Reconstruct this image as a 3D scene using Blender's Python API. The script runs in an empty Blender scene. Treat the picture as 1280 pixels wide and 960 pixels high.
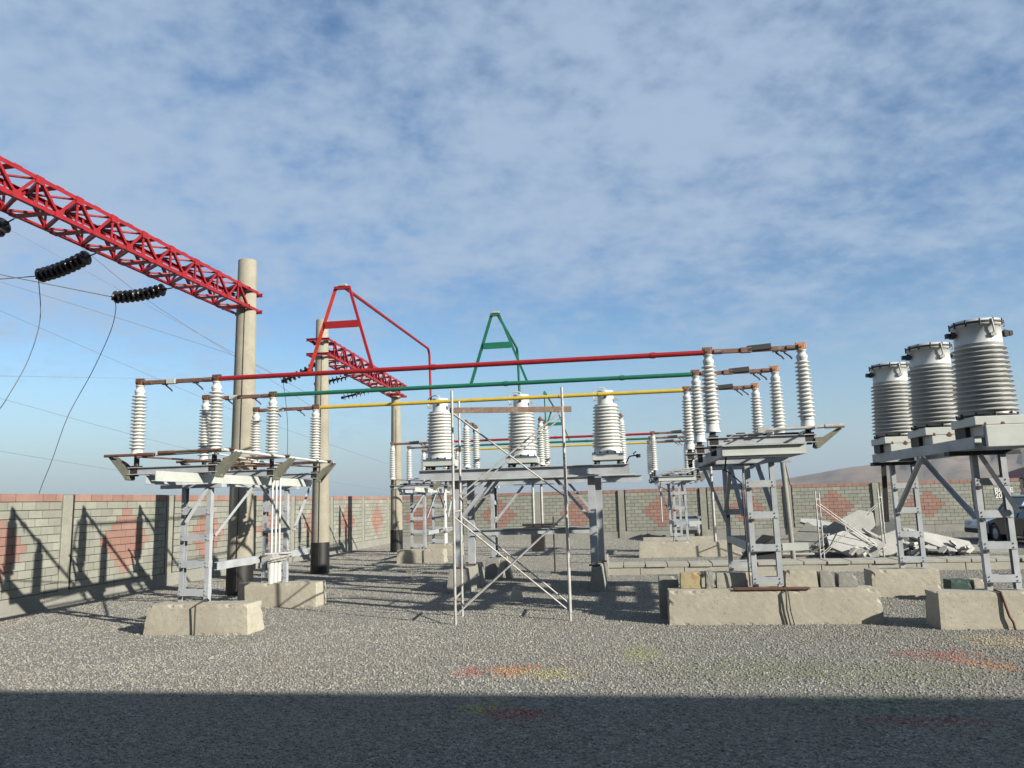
import bpy, math, random
from mathutils import Vector as V, Matrix
random.seed(7)
R = math.radians
sc = bpy.context.scene
COL = sc.collection

# ------------------------------------------------------------------ camera
CAMH = 2.1
yaw, pitch, roll = R(8.07), R(8.69), R(-1.61)
cam_d = bpy.data.cameras.new('camera'); cam = bpy.data.objects.new('camera', cam_d); COL.objects.link(cam)
f = V((-math.sin(yaw)*math.cos(pitch), math.cos(yaw)*math.cos(pitch), math.sin(pitch)))
r0 = V((math.cos(yaw), math.sin(yaw), 0)); u0 = r0.cross(f)
rr = math.cos(roll)*r0 + math.sin(roll)*u0
uu = -math.sin(roll)*r0 + math.cos(roll)*u0
m3 = Matrix((rr, uu, -f)).transposed()
cam.matrix_world = Matrix.Translation((0, 0, CAMH)) @ m3.to_4x4()
cam_d.sensor_width = 36; cam_d.lens = 36*960/1280
cam_d.clip_start = 0.05; cam_d.clip_end = 20000
sc.camera = cam

# ------------------------------------------------------------------ world, sun, exposure
SUN_EL, SUN_AZ = 23.0, -29.0          # azimuth from +X
w = bpy.data.worlds.new('World'); sc.world = w; w.use_nodes = True
nt = w.node_tree; N = nt.nodes; K = nt.links; N.clear()
def nd(t, **k):
    n = N.new(t)
    for a, b in k.items(): setattr(n, a, b)
    return n
def mth(op, a, b=None, c=None, clamp=False):
    n = N.new('ShaderNodeMath'); n.operation = op; n.use_clamp = clamp
    for i, x in enumerate((a, b, c)):
        if x is None: continue
        if isinstance(x, (int, float)): n.inputs[i].default_value = x
        else: K.new(x, n.inputs[i])
    return n.outputs[0]
sky = nd('ShaderNodeTexSky', sky_type='NISHITA', sun_disc=False)
sky.sun_elevation = R(SUN_EL); sky.sun_rotation = R(90 - SUN_AZ)
sky.altitude = 400; sky.air_density = 1.0; sky.dust_density = 0.6; sky.ozone_density = 1.3
tc = nd('ShaderNodeTexCoord'); sep = nd('ShaderNodeSeparateXYZ'); K.new(tc.outputs['Generated'], sep.inputs[0])
zz = mth('MAXIMUM', sep.outputs[2], 0.0)
den = mth('ADD', zz, 0.30)
cx = mth('DIVIDE', sep.outputs[0], den); cy = mth('DIVIDE', sep.outputs[1], den)
cmb = nd('ShaderNodeCombineXYZ'); K.new(cx, cmb.inputs[0]); K.new(cy, cmb.inputs[1])
def noise(scale, detail, rough, dist=0.0, vec=None):
    n = nd('ShaderNodeTexNoise'); n.inputs['Scale'].default_value = scale; n.inputs['Detail'].default_value = detail
    n.inputs['Roughness'].default_value = rough; n.inputs['Distortion'].default_value = dist
    K.new(vec or cmb.outputs[0], n.inputs['Vector']); return n.outputs['Fac']
mp = nd('ShaderNodeMapping'); mp.inputs['Scale'].default_value = (1.0, 1.08, 1); mp.inputs['Rotation'].default_value = (0, 0, R(-24)); mp.inputs['Location'].default_value = (3.1, 1.7, 0)
K.new(cmb.outputs[0], mp.inputs[0])
n1 = noise(1.3, 3, 0.55, 0.2, mp.outputs[0]); n2 = noise(6.5, 5, 0.5, 0.1, mp.outputs[0]); n3 = noise(22.0, 4, 0.55, 0.1, mp.outputs[0])
s = mth('ADD', mth('MULTIPLY', n1, 0.42), mth('ADD', mth('MULTIPLY', n2, 0.34), mth('MULTIPLY', n3, 0.24)))
# less cover in the low belt, more overhead
gain = mth('MULTIPLY', mth('SMOOTH_MIN', mth('SUBTRACT', mth('MULTIPLY', zz, 3.2), 0.55), 0.42, 0.2), 0.34)
s = mth('ADD', s, gain)
cr = nd('ShaderNodeMapRange', interpolation_type='SMOOTHSTEP'); K.new(s, cr.inputs[0])
cr.inputs[1].default_value = 0.43; cr.inputs[2].default_value = 0.73; cr.inputs[3].default_value = 0.0; cr.inputs[4].default_value = 0.88
cov = cr.outputs[0]
bg_sky = nd('ShaderNodeBackground'); bg_sky.inputs[1].default_value = 0.070
hs = nd('ShaderNodeHueSaturation'); hs.inputs['Saturation'].default_value = 1.24; hs.inputs['Hue'].default_value = 0.502; hs.inputs['Value'].default_value = 1.0
K.new(sky.outputs[0], hs.inputs['Color']); K.new(hs.outputs[0], bg_sky.inputs[0])
bg_cl = nd('ShaderNodeBackground'); bg_cl.inputs[0].default_value = (0.405, 0.52, 0.68, 1); bg_cl.inputs[1].default_value = 0.50
mix = nd('ShaderNodeMixShader'); K.new(cov, mix.inputs[0]); K.new(bg_sky.outputs[0], mix.inputs[1]); K.new(bg_cl.outputs[0], mix.inputs[2])
# low haze belt
hz = nd('ShaderNodeMapRange', interpolation_type='SMOOTHSTEP'); K.new(sep.outputs[2], hz.inputs[0])
hz.inputs[1].default_value = -0.02; hz.inputs[2].default_value = 0.20; hz.inputs[3].default_value = 0.90; hz.inputs[4].default_value = 0.0
bg_hz = nd('ShaderNodeBackground'); bg_hz.inputs[0].default_value = (0.29, 0.42, 0.585, 1); bg_hz.inputs[1].default_value = 0.42
mix2 = nd('ShaderNodeMixShader'); K.new(hz.outputs[0], mix2.inputs[0]); K.new(mix.outputs[0], mix2.inputs[1]); K.new(bg_hz.outputs[0], mix2.inputs[2])
out = nd('ShaderNodeOutputWorld'); K.new(mix2.outputs[0], out.inputs[0])

sun_d = bpy.data.lights.new('sun', 'SUN'); sun_d.energy = 5.0; sun_d.angle = R(0.55); sun_d.color = (1.0, 0.94, 0.82)
sun = bpy.data.objects.new('sun', sun_d); COL.objects.link(sun)
tosun = V((math.cos(R(SUN_EL))*math.cos(R(SUN_AZ)), math.cos(R(SUN_EL))*math.sin(R(SUN_AZ)), math.sin(R(SUN_EL))))
sun.rotation_euler = tosun.to_track_quat('Z', 'Y').to_euler(); sun.location = (10, -10, 20)
sc.view_settings.view_transform = 'Standard'; sc.view_settings.look = 'None'
sc.view_settings.exposure = 1.05; sc.view_settings.gamma = 1.0; sc.view_settings.use_curve_mapping = False
sc.cycles.max_bounces = 6; sc.cycles.transparent_max_bounces = 8

# ------------------------------------------------------------------ materials
class NM:
    def __init__(s, name, rough=0.7, metal=0.0):
        s.m = bpy.data.materials.new(name); s.m.use_nodes = True
        s.t = s.m.node_tree; s.n = s.t.nodes; s.l = s.t.links
        s.b = s.n['Principled BSDF']; s.b.inputs['Roughness'].default_value = rough; s.b.inputs['Metallic'].default_value = metal
    def node(s, t, **k):
        n = s.n.new(t)
        for a, b in k.items(): setattr(n, a, b)
        return n
    def setin(s, n, k, v):
        if v is None: return
        if hasattr(v, 'is_linked') or hasattr(v, 'links'): s.l.new(v, n.inputs[k])
        else: n.inputs[k].default_value = v
    def coord(s, kind='Object'):
        if kind == 'World': return s.node('ShaderNodeNewGeometry').outputs['Position']
        return s.node('ShaderNodeTexCoord').outputs[kind]
    def noise(s, scale, detail=4, rough=0.55, vec=None, dist=0.0):
        n = s.node('ShaderNodeTexNoise'); n.inputs['Scale'].default_value = scale; n.inputs['Detail'].default_value = detail
        n.inputs['Roughness'].default_value = rough; n.inputs['Distortion'].default_value = dist
        s.l.new(vec if vec is not None else s.coord('World'), n.inputs['Vector']); return n.outputs['Fac']
    def rng(s, v, a, b, c=0.0, d=1.0):
        n = s.node('ShaderNodeMapRange'); s.l.new(v, n.inputs[0])
        for i, x in enumerate((a, b, c, d)): n.inputs[i+1].default_value = x
        return n.outputs[0]
    def mix(s, fac, a, b, blend='MIX'):
        n = s.node('ShaderNodeMix', data_type='RGBA', blend_type=blend)
        s.setin(n, 0, fac)
        for k, v in ((6, a), (7, b)):
            if isinstance(v, tuple): n.inputs[k].default_value = (*v[:3], 1)
            else: s.l.new(v, n.inputs[k])
        return n.outputs[2]
    def math(s, op, a, b):
        n = s.node('ShaderNodeMath', operation=op)
        for i, x in enumerate((a, b)):
            if isinstance(x, (int, float)): n.inputs[i].default_value = x
            else: s.l.new(x, n.inputs[i])
        return n.outputs[0]
    k = 0.645
    def col(s, v):
        if isinstance(v, tuple): s.b.inputs['Base Color'].default_value = (*[x*s.k for x in v], 1)
        else: s.l.new(s.mix(1.0, v, (s.k, s.k, s.k), 'MULTIPLY'), s.b.inputs['Base Color'])
    def bump(s, h, strength=0.3, dist=0.01):
        n = s.node('ShaderNodeBump'); n.inputs['Strength'].default_value = strength; n.inputs['Distance'].default_value = dist
        s.l.new(h, n.inputs['Height']); s.l.new(n.outputs[0], s.b.inputs['Normal'])

def basic(name, c, rough=0.6, metal=0.0, var=0.25, scale=6.0, dirt=None, dirt_amt=0.35, dirt_scale=9.0, bump=0.15, thr=0.55):
    m = NM(name, rough, metal)
    n = m.noise(scale, 5, 0.6)
    dark = tuple(x*(1-var) for x in c); lite = tuple(min(1, x*(1+var*0.5)) for x in c)
    cc = m.mix(m.rng(n, 0.3, 0.7), dark, lite)
    if dirt:
        n2 = m.noise(dirt_scale, 8, 0.68)
        cc = m.mix(m.rng(n2, thr, thr+0.14, 0, dirt_amt*2 if dirt_amt < 0.5 else 1.0), cc, dirt)
    m.col(cc)
    if bump: m.bump(m.noise(scale*14, 4, 0.6), bump, 0.004)
    return m.m

M = {}
M['steel'] = basic('light_grey_painted_steel', (0.45, 0.48, 0.51), 0.55, 0.0, 0.26, 3.0, (0.25, 0.19, 0.14), 0.34, 6.0, 0.12, 0.585)
M['cream_steel'] = basic('cream_painted_steel', (0.56, 0.59, 0.55), 0.5, 0.0, 0.12, 3.0, (0.28, 0.24, 0.17), 0.3, 5.0, 0.12, 0.62)
M['white_steel'] = basic('white_painted_steel', (0.66, 0.68, 0.66), 0.45, 0.0, 0.10, 3.0, (0.34, 0.25, 0.17), 0.25, 8.0, 0.1, 0.62)
M['galv'] = basic('worn_galvanised_tube', (0.52, 0.51, 0.49), 0.5, 0.15, 0.22, 8.0, (0.26, 0.16, 0.11), 0.4, 11.0, 0.2, 0.54)
M['dark'] = basic('dark_weathered_metal', (0.045, 0.04, 0.04), 0.6, 0.3, 0.3, 8.0, (0.12, 0.07, 0.05), 0.3)
M['rust'] = basic('rusty_metal', (0.16, 0.075, 0.045), 0.85, 0.1, 0.35, 12.0, (0.07, 0.035, 0.025), 0.4)
M['blade'] = basic('brown_copper_blade', (0.24, 0.125, 0.085), 0.55, 0.25, 0.3, 10.0, (0.36, 0.32, 0.28), 0.3)
M['copper'] = basic('orange_copper_contact', (0.52, 0.24, 0.13), 0.5, 0.3, 0.25, 10.0, (0.30, 0.20, 0.14), 0.3)
M['olive'] = basic('olive_grey_bracket', (0.20, 0.20, 0.155), 0.7, 0.0, 0.25, 8.0, (0.14, 0.12, 0.08), 0.4)
M['porcelain'] = basic('white_grey_porcelain', (0.70, 0.71, 0.68), 0.25, 0.0, 0.10, 5.0, (0.42, 0.38, 0.31), 0.22, 7.0, 0.0, 0.58)
M['porcelain_grey'] = basic('grey_porcelain', (0.50, 0.51, 0.49), 0.3, 0.0, 0.12, 5.0, (0.34, 0.31, 0.26), 0.3, 7.0, 0.0, 0.55)
M['black_porcelain'] = basic('black_glazed_porcelain', (0.022, 0.018, 0.02), 0.25, 0.0, 0.3, 8.0, (0.07, 0.05, 0.04), 0.3)
M['red'] = basic('red_painted_steel', (0.36, 0.012, 0.016), 0.42, 0.0, 0.18, 5.0, (0.30, 0.02, 0.02), 0.3, 10.0, 0.1, 0.6)
M['red_orange'] = basic('orange_red_primer_steel', (0.60, 0.045, 0.018), 0.45, 0.0, 0.2, 6.0, (0.34, 0.02, 0.02), 0.3)
M['green'] = basic('green_painted_pipe', (0.012, 0.17, 0.095), 0.4, 0.0, 0.2, 5.0, (0.05, 0.22, 0.14), 0.2, 10.0, 0.1, 0.6)
M['yellow'] = basic('yellow_painted_pipe', (0.66, 0.46, 0.045), 0.45, 0.0, 0.15, 5.0, (0.45, 0.36, 0.18), 0.3, 12.0, 0.1, 0.58)
M['wood'] = basic('weathered_plank', (0.26, 0.17, 0.12), 0.85, 0.0, 0.35, 16.0, (0.36, 0.30, 0.26), 0.4)
M['rubber'] = basic('black_rubber', (0.02, 0.02, 0.02), 0.7, 0.0, 0.2, 10)
M['glass'] = basic('dark_car_glass', (0.015, 0.018, 0.022), 0.08, 0.0, 0.1, 2, None, 0, 1, 0)
M['white_paint'] = basic('white_car_paint', (0.62, 0.66, 0.72), 0.25, 0.0, 0.05, 2, (0.45, 0.42, 0.38), 0.2, 3, 0)
M['black_paint'] = basic('black_car_paint', (0.012, 0.014, 0.025), 0.25, 0.0, 0.2, 2, None, 0, 1, 0)
M['redlens'] = basic('red_lamp_lens', (0.4, 0.03, 0.02), 0.3, 0, 0.1, 5, None, 0, 1, 0)
M['green_block'] = basic('dark_green_painted_concrete', (0.02, 0.065, 0.05), 0.7, 0.0, 0.3, 8, (0.2, 0.22, 0.18), 0.3)
M['wire'] = basic('aluminium_wire', (0.24, 0.25, 0.27), 0.5, 0.3, 0.2, 5, None, 0, 1, 0)
M['white_lettering'] = basic('white_lettering', (0.8, 0.8, 0.78), 0.8, 0, 0.1, 30, None, 0, 1, 0)
M['gate'] = basic('pale_blue_gate_sheet', (0.30, 0.38, 0.46), 0.5, 0.1, 0.2, 2, (0.2, 0.16, 0.12), 0.2)
M['roof_red'] = basic('red_sheet_roof', (0.25, 0.06, 0.045), 0.6, 0.0, 0.25, 2, (0.1, 0.05, 0.04), 0.3)
M['plaster'] = basic('pale_plaster', (0.52, 0.49, 0.43), 0.9, 0.0, 0.12, 1.0, (0.35, 0.32, 0.27), 0.3, 2)
M['bark'] = basic('brown_bark', (0.10, 0.075, 0.055), 0.9, 0, 0.3, 12)

def concrete(name, c, pit=True, stain=(0.30, 0.22, 0.15), stain_amt=0.35):
    m = NM(name, 0.92)
    n = m.noise(1.6, 6, 0.65); n2 = m.noise(22.0, 6, 0.7)
    cc = m.mix(m.rng(n, 0.3, 0.7), tuple(x*0.80 for x in c), tuple(x*1.10 for x in c))
    cc = m.mix(m.rng(n2, 0.35, 0.7, 0.0, 0.35), cc, tuple(x*0.66 for x in c))
    n3 = m.noise(3.5, 8, 0.72, dist=0.6)
    n4 = m.noise(9.0, 5, 0.65); cc = m.mix(m.rng(n4, 0.42, 0.68, 0, 0.42), cc, tuple(x*0.70 for x in c))
    cc = m.mix(m.rng(n3, 0.56, 0.70, 0, stain_amt), cc, stain)
    if pit:
        vo = m.node('ShaderNodeTexVoronoi'); vo.inputs['Scale'].default_value = 27.0
        m.l.new(m.coord('World'), vo.inputs['Vector'])
        pitm = m.math('MULTIPLY', m.rng(vo.outputs['Distance'], 0.13, 0.24, 1, 0), m.rng(m.noise(7, 3), 0.46, 0.54))
        cc = m.mix(pitm, cc, tuple(x*0.35 for x in c))
        h = m.math('SUBTRACT', m.noise(60, 5, 0.65), pitm)
    else: h = m.noise(60, 5, 0.65)
    m.col(cc); m.bump(h, 0.35, 0.006); return m.m
M['conc'] = concrete('beige_precast_concrete', (0.50, 0.465, 0.375), True, (0.30, 0.24, 0.17), 0.5)
M['conc_grey'] = concrete('grey_concrete', (0.33, 0.325, 0.29), True, (0.2, 0.18, 0.15), 0.3)
M['conc_pil'] = concrete('greenish_grey_pilaster_concrete', (0.33, 0.33, 0.275), True, (0.2, 0.18, 0.15), 0.3)
M['conc_pole'] = concrete('grey_beige_spun_concrete', (0.38, 0.35, 0.275), False, (0.22, 0.19, 0.15), 0.3)
M['conc_white'] = concrete('broken_white_concrete', (0.50, 0.495, 0.46), False, (0.30, 0.28, 0.25), 0.45)
M['conc_trench'] = concrete('trench_concrete', (0.47, 0.45, 0.385), True)
M['bitumen'] = basic('black_bitumen_coating', (0.012, 0.012, 0.013), 0.5, 0, 0.3, 6, (0.04, 0.038, 0.035), 0.3)
M['paint_block'] = concrete('paint_smeared_concrete', (0.46, 0.39, 0.22), False, (0.42, 0.15, 0.08), 0.9)

def brickmat(name, c, c2):
    m = NM(name, 0.95)
    oi = m.node('ShaderNodeObjectInfo').outputs['Random']; isl = m.node('ShaderNodeNewGeometry').outputs['Random Per Island']
    r = m.math('FRACT', m.math('ADD', oi, isl), 0)
    cc = m.mix(r, c, c2)
    r2 = m.math('FRACT', m.math('MULTIPLY', r, 7.31), 0)
    cc = m.mix(m.rng(r2, 0.0, 1.0, 0.0, 0.30), cc, tuple(x*0.6 for x in c))
    n = m.noise(2.2, 6, 0.7); cc = m.mix(m.rng(n, 0.42, 0.70, 0, 0.5), cc, tuple(x*0.60 for x in c))
    n = m.noise(30, 5, 0.7); cc = m.mix(m.rng(n, 0.3, 0.7, 0, 0.45), cc, tuple(x*0.6 for x in c2))
    m.k = 0.62; m.col(cc); m.bump(m.noise(70, 4, 0.7), 0.4, 0.005); return m.m
M['brick_grey'] = brickmat('grey_green_block', (0.30, 0.31, 0.26), (0.415, 0.415, 0.35))
M['brick_pink'] = brickmat('pink_block', (0.37, 0.20, 0.155), (0.43, 0.27, 0.22))
M['mortar'] = basic('dark_mortar', (0.17, 0.16, 0.145), 0.95, 0, 0.3, 8, None, 0, 1, 0.3)

# gravel
PAINT = [  # x, y, rx, ry, colour : spilled phase paint
    (-2.02, 9.84, 0.26, 0.31, (0.42, 0.12, 0.10)), (-1.46, 9.93, 0.38, 0.36, (0.58, 0.21, 0.05)), (-0.99, 9.76, 0.41, 0.30, (0.42, 0.38, 0.12)), (-1.55, 8.18, 0.25, 0.24, (0.36, 0.34, 0.04)), (-1.14, 7.98, 0.40, 0.23, (0.36, 0.07, 0.06)), (0.09, 11.04, 0.28, 0.66, (0.34, 0.36, 0.14)), (1.60, 10.02, 1.37, 0.71, (0.22, 0.235, 0.14)), (3.92, 10.88, 0.57, 0.46, (0.42, 0.14, 0.1)), (4.19, 10.31, 0.36, 0.36, (0.50, 0.23, 0.11)), (5.09, 11.81, 0.60, 0.60, (0.55, 0.42, 0.24)), (2.41, 8.50, 0.91, 0.43, (0.17, 0.22, 0.13)), (2.64, 7.89, 0.56, 0.21, (0.26, 0.1, 0.08)), (3.10, 9.87, 0.96, 0.59, (0.26, 0.27, 0.17))]
def paint_over(m, cc, rnd):
    P = m.coord('World'); sp = m.node('ShaderNodeSeparateXYZ'); m.l.new(P, sp.inputs[0])
    wob = m.noise(3.1, 6, 0.75); wb = m.math('MULTIPLY', m.math('SUBTRACT', wob, 0.48), 4.0)
    for (x, y, rx, ry, c) in PAINT:
        dx = m.math('DIVIDE', m.math('SUBTRACT', sp.outputs[0], x), rx); dy = m.math('DIVIDE', m.math('SUBTRACT', sp.outputs[1], y), ry)
        d = m.math('ADD', m.math('ADD', m.math('MULTIPLY', dx, dx), m.math('MULTIPLY', dy, dy)), wb)
        k = m.math('MULTIPLY', m.math('LESS_THAN', rnd, m.rng(d, -0.8, 1.5, 0.9, 0.0)), 0.78)
        cc = m.mix(k, cc, c)
    return cc
def gravel_ground():
    m = NM('grey_gravel_ground', 0.95); P = m.coord('World')
    v1 = m.node('ShaderNodeTexVoronoi'); v1.inputs['Scale'].default_value = 30.0; m.l.new(P, v1.inputs['Vector'])
    v2 = m.node('ShaderNodeTexVoronoi'); v2.inputs['Scale'].default_value = 9.0; m.l.new(P, v2.inputs['Vector'])
    sp = m.node('ShaderNodeSeparateColor'); m.l.new(v1.outputs['Color'], sp.inputs[0])
    sp2 = m.node('ShaderNodeSeparateColor'); m.l.new(v2.outputs['Color'], sp2.inputs[0])
    cc = m.mix(sp.outputs[0], (0.21, 0.208, 0.185), (0.48, 0.465, 0.41))
    cc = m.mix(m.math('MULTIPLY', sp2.outputs[1], 0.30), cc, (0.17, 0.165, 0.15))
    cc = m.mix(m.rng(v1.outputs['Distance'], 0.30, 0.65, 0, 0.6), cc, (0.09, 0.086, 0.076))
    big = m.noise(0.35, 6, 0.65); cc = m.mix(m.rng(big, 0.4, 0.68, 0, 0.38), cc, (0.25, 0.225, 0.175))
    cc = paint_over(m, cc, sp.outputs[2]); m.k = 0.60; m.col(cc)
    h = m.math('SUBTRACT', m.math('MULTIPLY', sp.outputs[1], 0.5), v1.outputs['Distance'])
    m.bump(h, 0.55, 0.02); return m.m
M['gravel'] = gravel_ground()
def stone_mat():
    m = NM('gravel_stone', 0.9)
    r = m.node('ShaderNodeObjectInfo').outputs['Random']
    cc = m.mix(r, (0.19, 0.19, 0.175), (0.47, 0.46, 0.41))
    r2 = m.math('FRACT', m.math('MULTIPLY', r, 13.7), 0); cc = m.mix(m.rng(r2, 0.82, 1.0, 0, 0.5), cc, (0.33, 0.25, 0.18))
    big = m.noise(0.35, 6, 0.65); cc = m.mix(m.rng(big, 0.4, 0.68, 0, 0.38), cc, (0.30, 0.265, 0.20))
    big = m.noise(1.7, 4, 0.6); cc = m.mix(m.rng(big, 0.45, 0.7, 0, 0.30), cc, (0.15, 0.148, 0.135))
    cc = paint_over(m, cc, m.math('FRACT', m.math('MULTIPLY', r, 57.3), 0)); m.k = 0.61; m.col(cc); m.bump(m.noise(150, 3), 0.3, 0.003); return m.m
M['stone'] = stone_mat()
def hillmat():
    m = NM('brown_hill', 1.0)
    n = m.noise(0.004, 9, 0.62, dist=0.5); cc = m.mix(m.rng(n, 0.35, 0.65), (0.14, 0.10, 0.075), (0.25, 0.185, 0.135))
    n = m.noise(0.02, 7, 0.7); cc = m.mix(m.rng(n, 0.5, 0.7, 0, 0.5), cc, (0.11, 0.10, 0.07)); m.col(cc)
    return m.m
M['hill'] = hillmat()
def leafmat():
    m = NM('dark_leaf', 0.7); r = m.node('ShaderNodeNewGeometry').outputs['Random Per Island']
    m.col(m.mix(r, (0.02, 0.03, 0.015), (0.07, 0.085, 0.035))); return m.m
M['leaf'] = leafmat()
M['silver_paint'] = basic('silver_car_paint', (0.34, 0.36, 0.38), 0.3, 0.2, 0.05, 2, (0.3, 0.28, 0.25), 0.2, 3, 0)

# ------------------------------------------------------------------ mesh helpers
class MB:
    def __init__(s): s.v = []; s.f = []; s.sm = []
    def add(s, vs, fs, smooth=False):
        o = len(s.v); s.v += [tuple(p) for p in vs]; s.f += [tuple(i+o for i in q) for q in fs]; s.sm += [smooth]*len(fs); return s
    def box(s, a, b):
        x0, y0, z0 = a; x1, y1, z1 = b
        return s.add([(x0,y0,z0),(x1,y0,z0),(x1,y1,z0),(x0,y1,z0),(x0,y0,z1),(x1,y0,z1),(x1,y1,z1),(x0,y1,z1)],
                     [(0,3,2,1),(4,5,6,7),(0,1,5,4),(1,2,6,5),(2,3,7,6),(3,0,4,7)])
    def sweep(s, prof, p, q, xd, smooth=False):
        p, q = V(p), V(q); d = (q-p).normalized(); x = V(xd); x = (x - d*x.dot(d)).normalized(); y = d.cross(x)
        n = len(prof); vs = [p + x*a + y*b for a, b in prof] + [q + x*a + y*b for a, b in prof]
        fs = [(i, (i+1) % n, n+(i+1) % n, n+i) for i in range(n)] ; s.add(vs, fs, smooth)
        return s.add(vs, [tuple(range(n-1, -1, -1)), tuple(range(n, 2*n))])
    def bar(s, p, q, wd, ht, xd=(0, 0, 1)):     # ht along xd, wd across
        h, w_ = ht/2, wd/2
        return s.sweep([(-h,-w_),(h,-w_),(h,w_),(-h,w_)], p, q, xd)
    def chan(s, p, q, ht, fl, t, xd=(0, 0, 1), side=1):   # channel: web height along xd, flanges to the side
        h = ht/2; S = side
        pr = [(-h,0),(-h,-S*fl),(-h+t,-S*fl),(-h+t,-S*t),(h-t,-S*t),(h-t,-S*fl),(h,-S*fl),(h,0)]
        if S < 0: pr = pr[::-1]
        return s.sweep(pr, p, q, xd)
    def ang(s, p, q, a, t, xd, fl=1):
        pr = [(0,0),(a,0),(a,t),(t,t),(t,a),(0,a)]
        if fl < 0: pr = [(x,-y) for x, y in pr][::-1]
        return s.sweep(pr, p, q, xd)
    def tube(s, p, q, r1, r2=None, n=12):
        r2 = r1 if r2 is None else r2
        p, q = V(p), V(q); d = (q-p).normalized(); x = d.orthogonal().normalized(); y = d.cross(x)
        vs = []
        for c, r in ((p, r1), (q, r2)):
            for i in range(n):
                a = 2*math.pi*i/n; vs.append(c + x*(r*math.cos(a)) + y*(r*math.sin(a)))
        s.add(vs, [(i, (i+1) % n, n+(i+1) % n, n+i) for i in range(n)], True)
        return s.add(vs, [tuple(range(n-1, -1, -1)), tuple(range(n, 2*n))])
    def lathe(s, prof, c=(0, 0, 0), n=24, axis=None):
        c = V(c); d = V(axis).normalized() if axis is not None else V((0, 0, 1))
        x = V((1, 0, 0)) if axis is None else d.orthogonal().normalized(); y = d.cross(x)
        vs = []
        for r, z in prof:
            for i in range(n):
                a = 2*math.pi*i/n; vs.append(c + d*z + x*(r*math.cos(a)) + y*(r*math.sin(a)))
        m = len(prof); fs = []
        for j in range(m-1):
            for i in range(n): fs.append((j*n+i, j*n+(i+1) % n, (j+1)*n+(i+1) % n, (j+1)*n+i))
        s.add(vs, fs, True)
        s.add(vs[:n], [tuple(range(n-1, -1, -1))]); return s.add(vs[-n:], [tuple(range(n))])
    def path(s, pts, r, n=6, closed=False):
        pts = [V(p) for p in pts]; vs = []; x = None
        for i, p in enumerate(pts):
            a = pts[max(0, i-1)]; b = pts[min(len(pts)-1, i+1)]; d = (b-a).normalized()
            x = d.orthogonal().normalized() if x is None else (x - d*x.dot(d)).normalized(); y = d.cross(x)
            for k in range(n):
                t = 2*math.pi*k/n; vs.append(p + x*(r*math.cos(t)) + y*(r*math.sin(t)))
        fs = []
        for j in range(len(pts)-1):
            for k in range(n): fs.append((j*n+k, j*n+(k+1) % n, (j+1)*n+(k+1) % n, (j+1)*n+k))
        s.add(vs, fs, True); s.add(vs[:n], [tuple(range(n-1, -1, -1))]); return s.add(vs[-n:], [tuple(range(n))])
    def prism(s, poly, lo, hi, plane='xz'):     # polygon in a plane, thick along the other axis
        def P(a, b, t): return {'xz': (a, t, b), 'yz': (t, a, b), 'xy': (a, b, t)}[plane]
        n = len(poly); vs = [P(a, b, lo) for a, b in poly] + [P(a, b, hi) for a, b in poly]
        return s.add(vs, [tuple(range(n-1, -1, -1)), tuple(range(n, 2*n))] + [(i, (i+1) % n, n+(i+1) % n, n+i) for i in range(n)])
    def mesh(s, name, m):
        me = bpy.data.meshes.new(name); me.from_pydata(s.v, [], s.f); me.materials.append(M[m] if isinstance(m, str) else m)
        me.polygons.foreach_set('use_smooth', s.sm); me.update()
        import bmesh
        if len(s.f) < 60000:
            b = bmesh.new(); b.from_mesh(me); bmesh.ops.recalc_face_normals(b, faces=b.faces); b.to_mesh(me); b.free()
        return me
    def obj(s, name, m, parent=None, bevel=0):
        o = bpy.data.objects.new(name, s.mesh(name, m)); COL.objects.link(o)
        if parent is not None: o.parent = parent
        if bevel:
            bv = o.modifiers.new('b', 'BEVEL'); bv.width = bevel; bv.segments = 2; bv.limit_method = 'ANGLE'
        return o
def inst(me, name, parent, loc=(0, 0, 0), rot=(0, 0, 0), scale=None):
    o = bpy.data.objects.new(name, me); COL.objects.link(o); o.parent = parent; o.location = loc; o.rotation_euler = rot
    if scale: o.scale = scale
    return o
def tag(o, label, cat, group=None, kind=None):
    if label: o['label'] = label
    if cat: o['category'] = cat
    if group: o['group'] = group
    if kind: o['kind'] = kind
    elif cat: o['kind'] = 'thing'
    return o
def thing(name, label, cat, loc=(0, 0, 0), rz=0.0, group=None):
    o = bpy.data.objects.new(name, None); COL.objects.link(o); o.location = loc; o.rotation_euler = (0, 0, rz); o.empty_display_size = 0.1
    return tag(o, label, cat, group)
def dup(root, loc, rz=None, label=None, group=None):
    r = root.copy(); COL.objects.link(r); r.location = loc
    if rz is not None: r.rotation_euler = (0, 0, rz)
    if label: r['label'] = label
    if group: r['group'] = group
    for ch in list(root.children):
        c = ch.copy(); COL.objects.link(c); c.parent = r
        for g in list(ch.children):
            d = g.copy(); COL.objects.link(d); d.parent = c
    return r
def jitter_block(mb, amt, cuts=0):
    return mb

# ------------------------------------------------------------------ setting: ground, hills
g = MB(); g.add([(-3200, -3200, 0), (3200, -3200, 0), (3200, 3200, 0), (-3200, 3200, 0)], [(0, 1, 2, 3)])
tag(g.obj('ground', 'gravel'), 'grey crushed stone ground of the yard', None, kind='structure')

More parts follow.
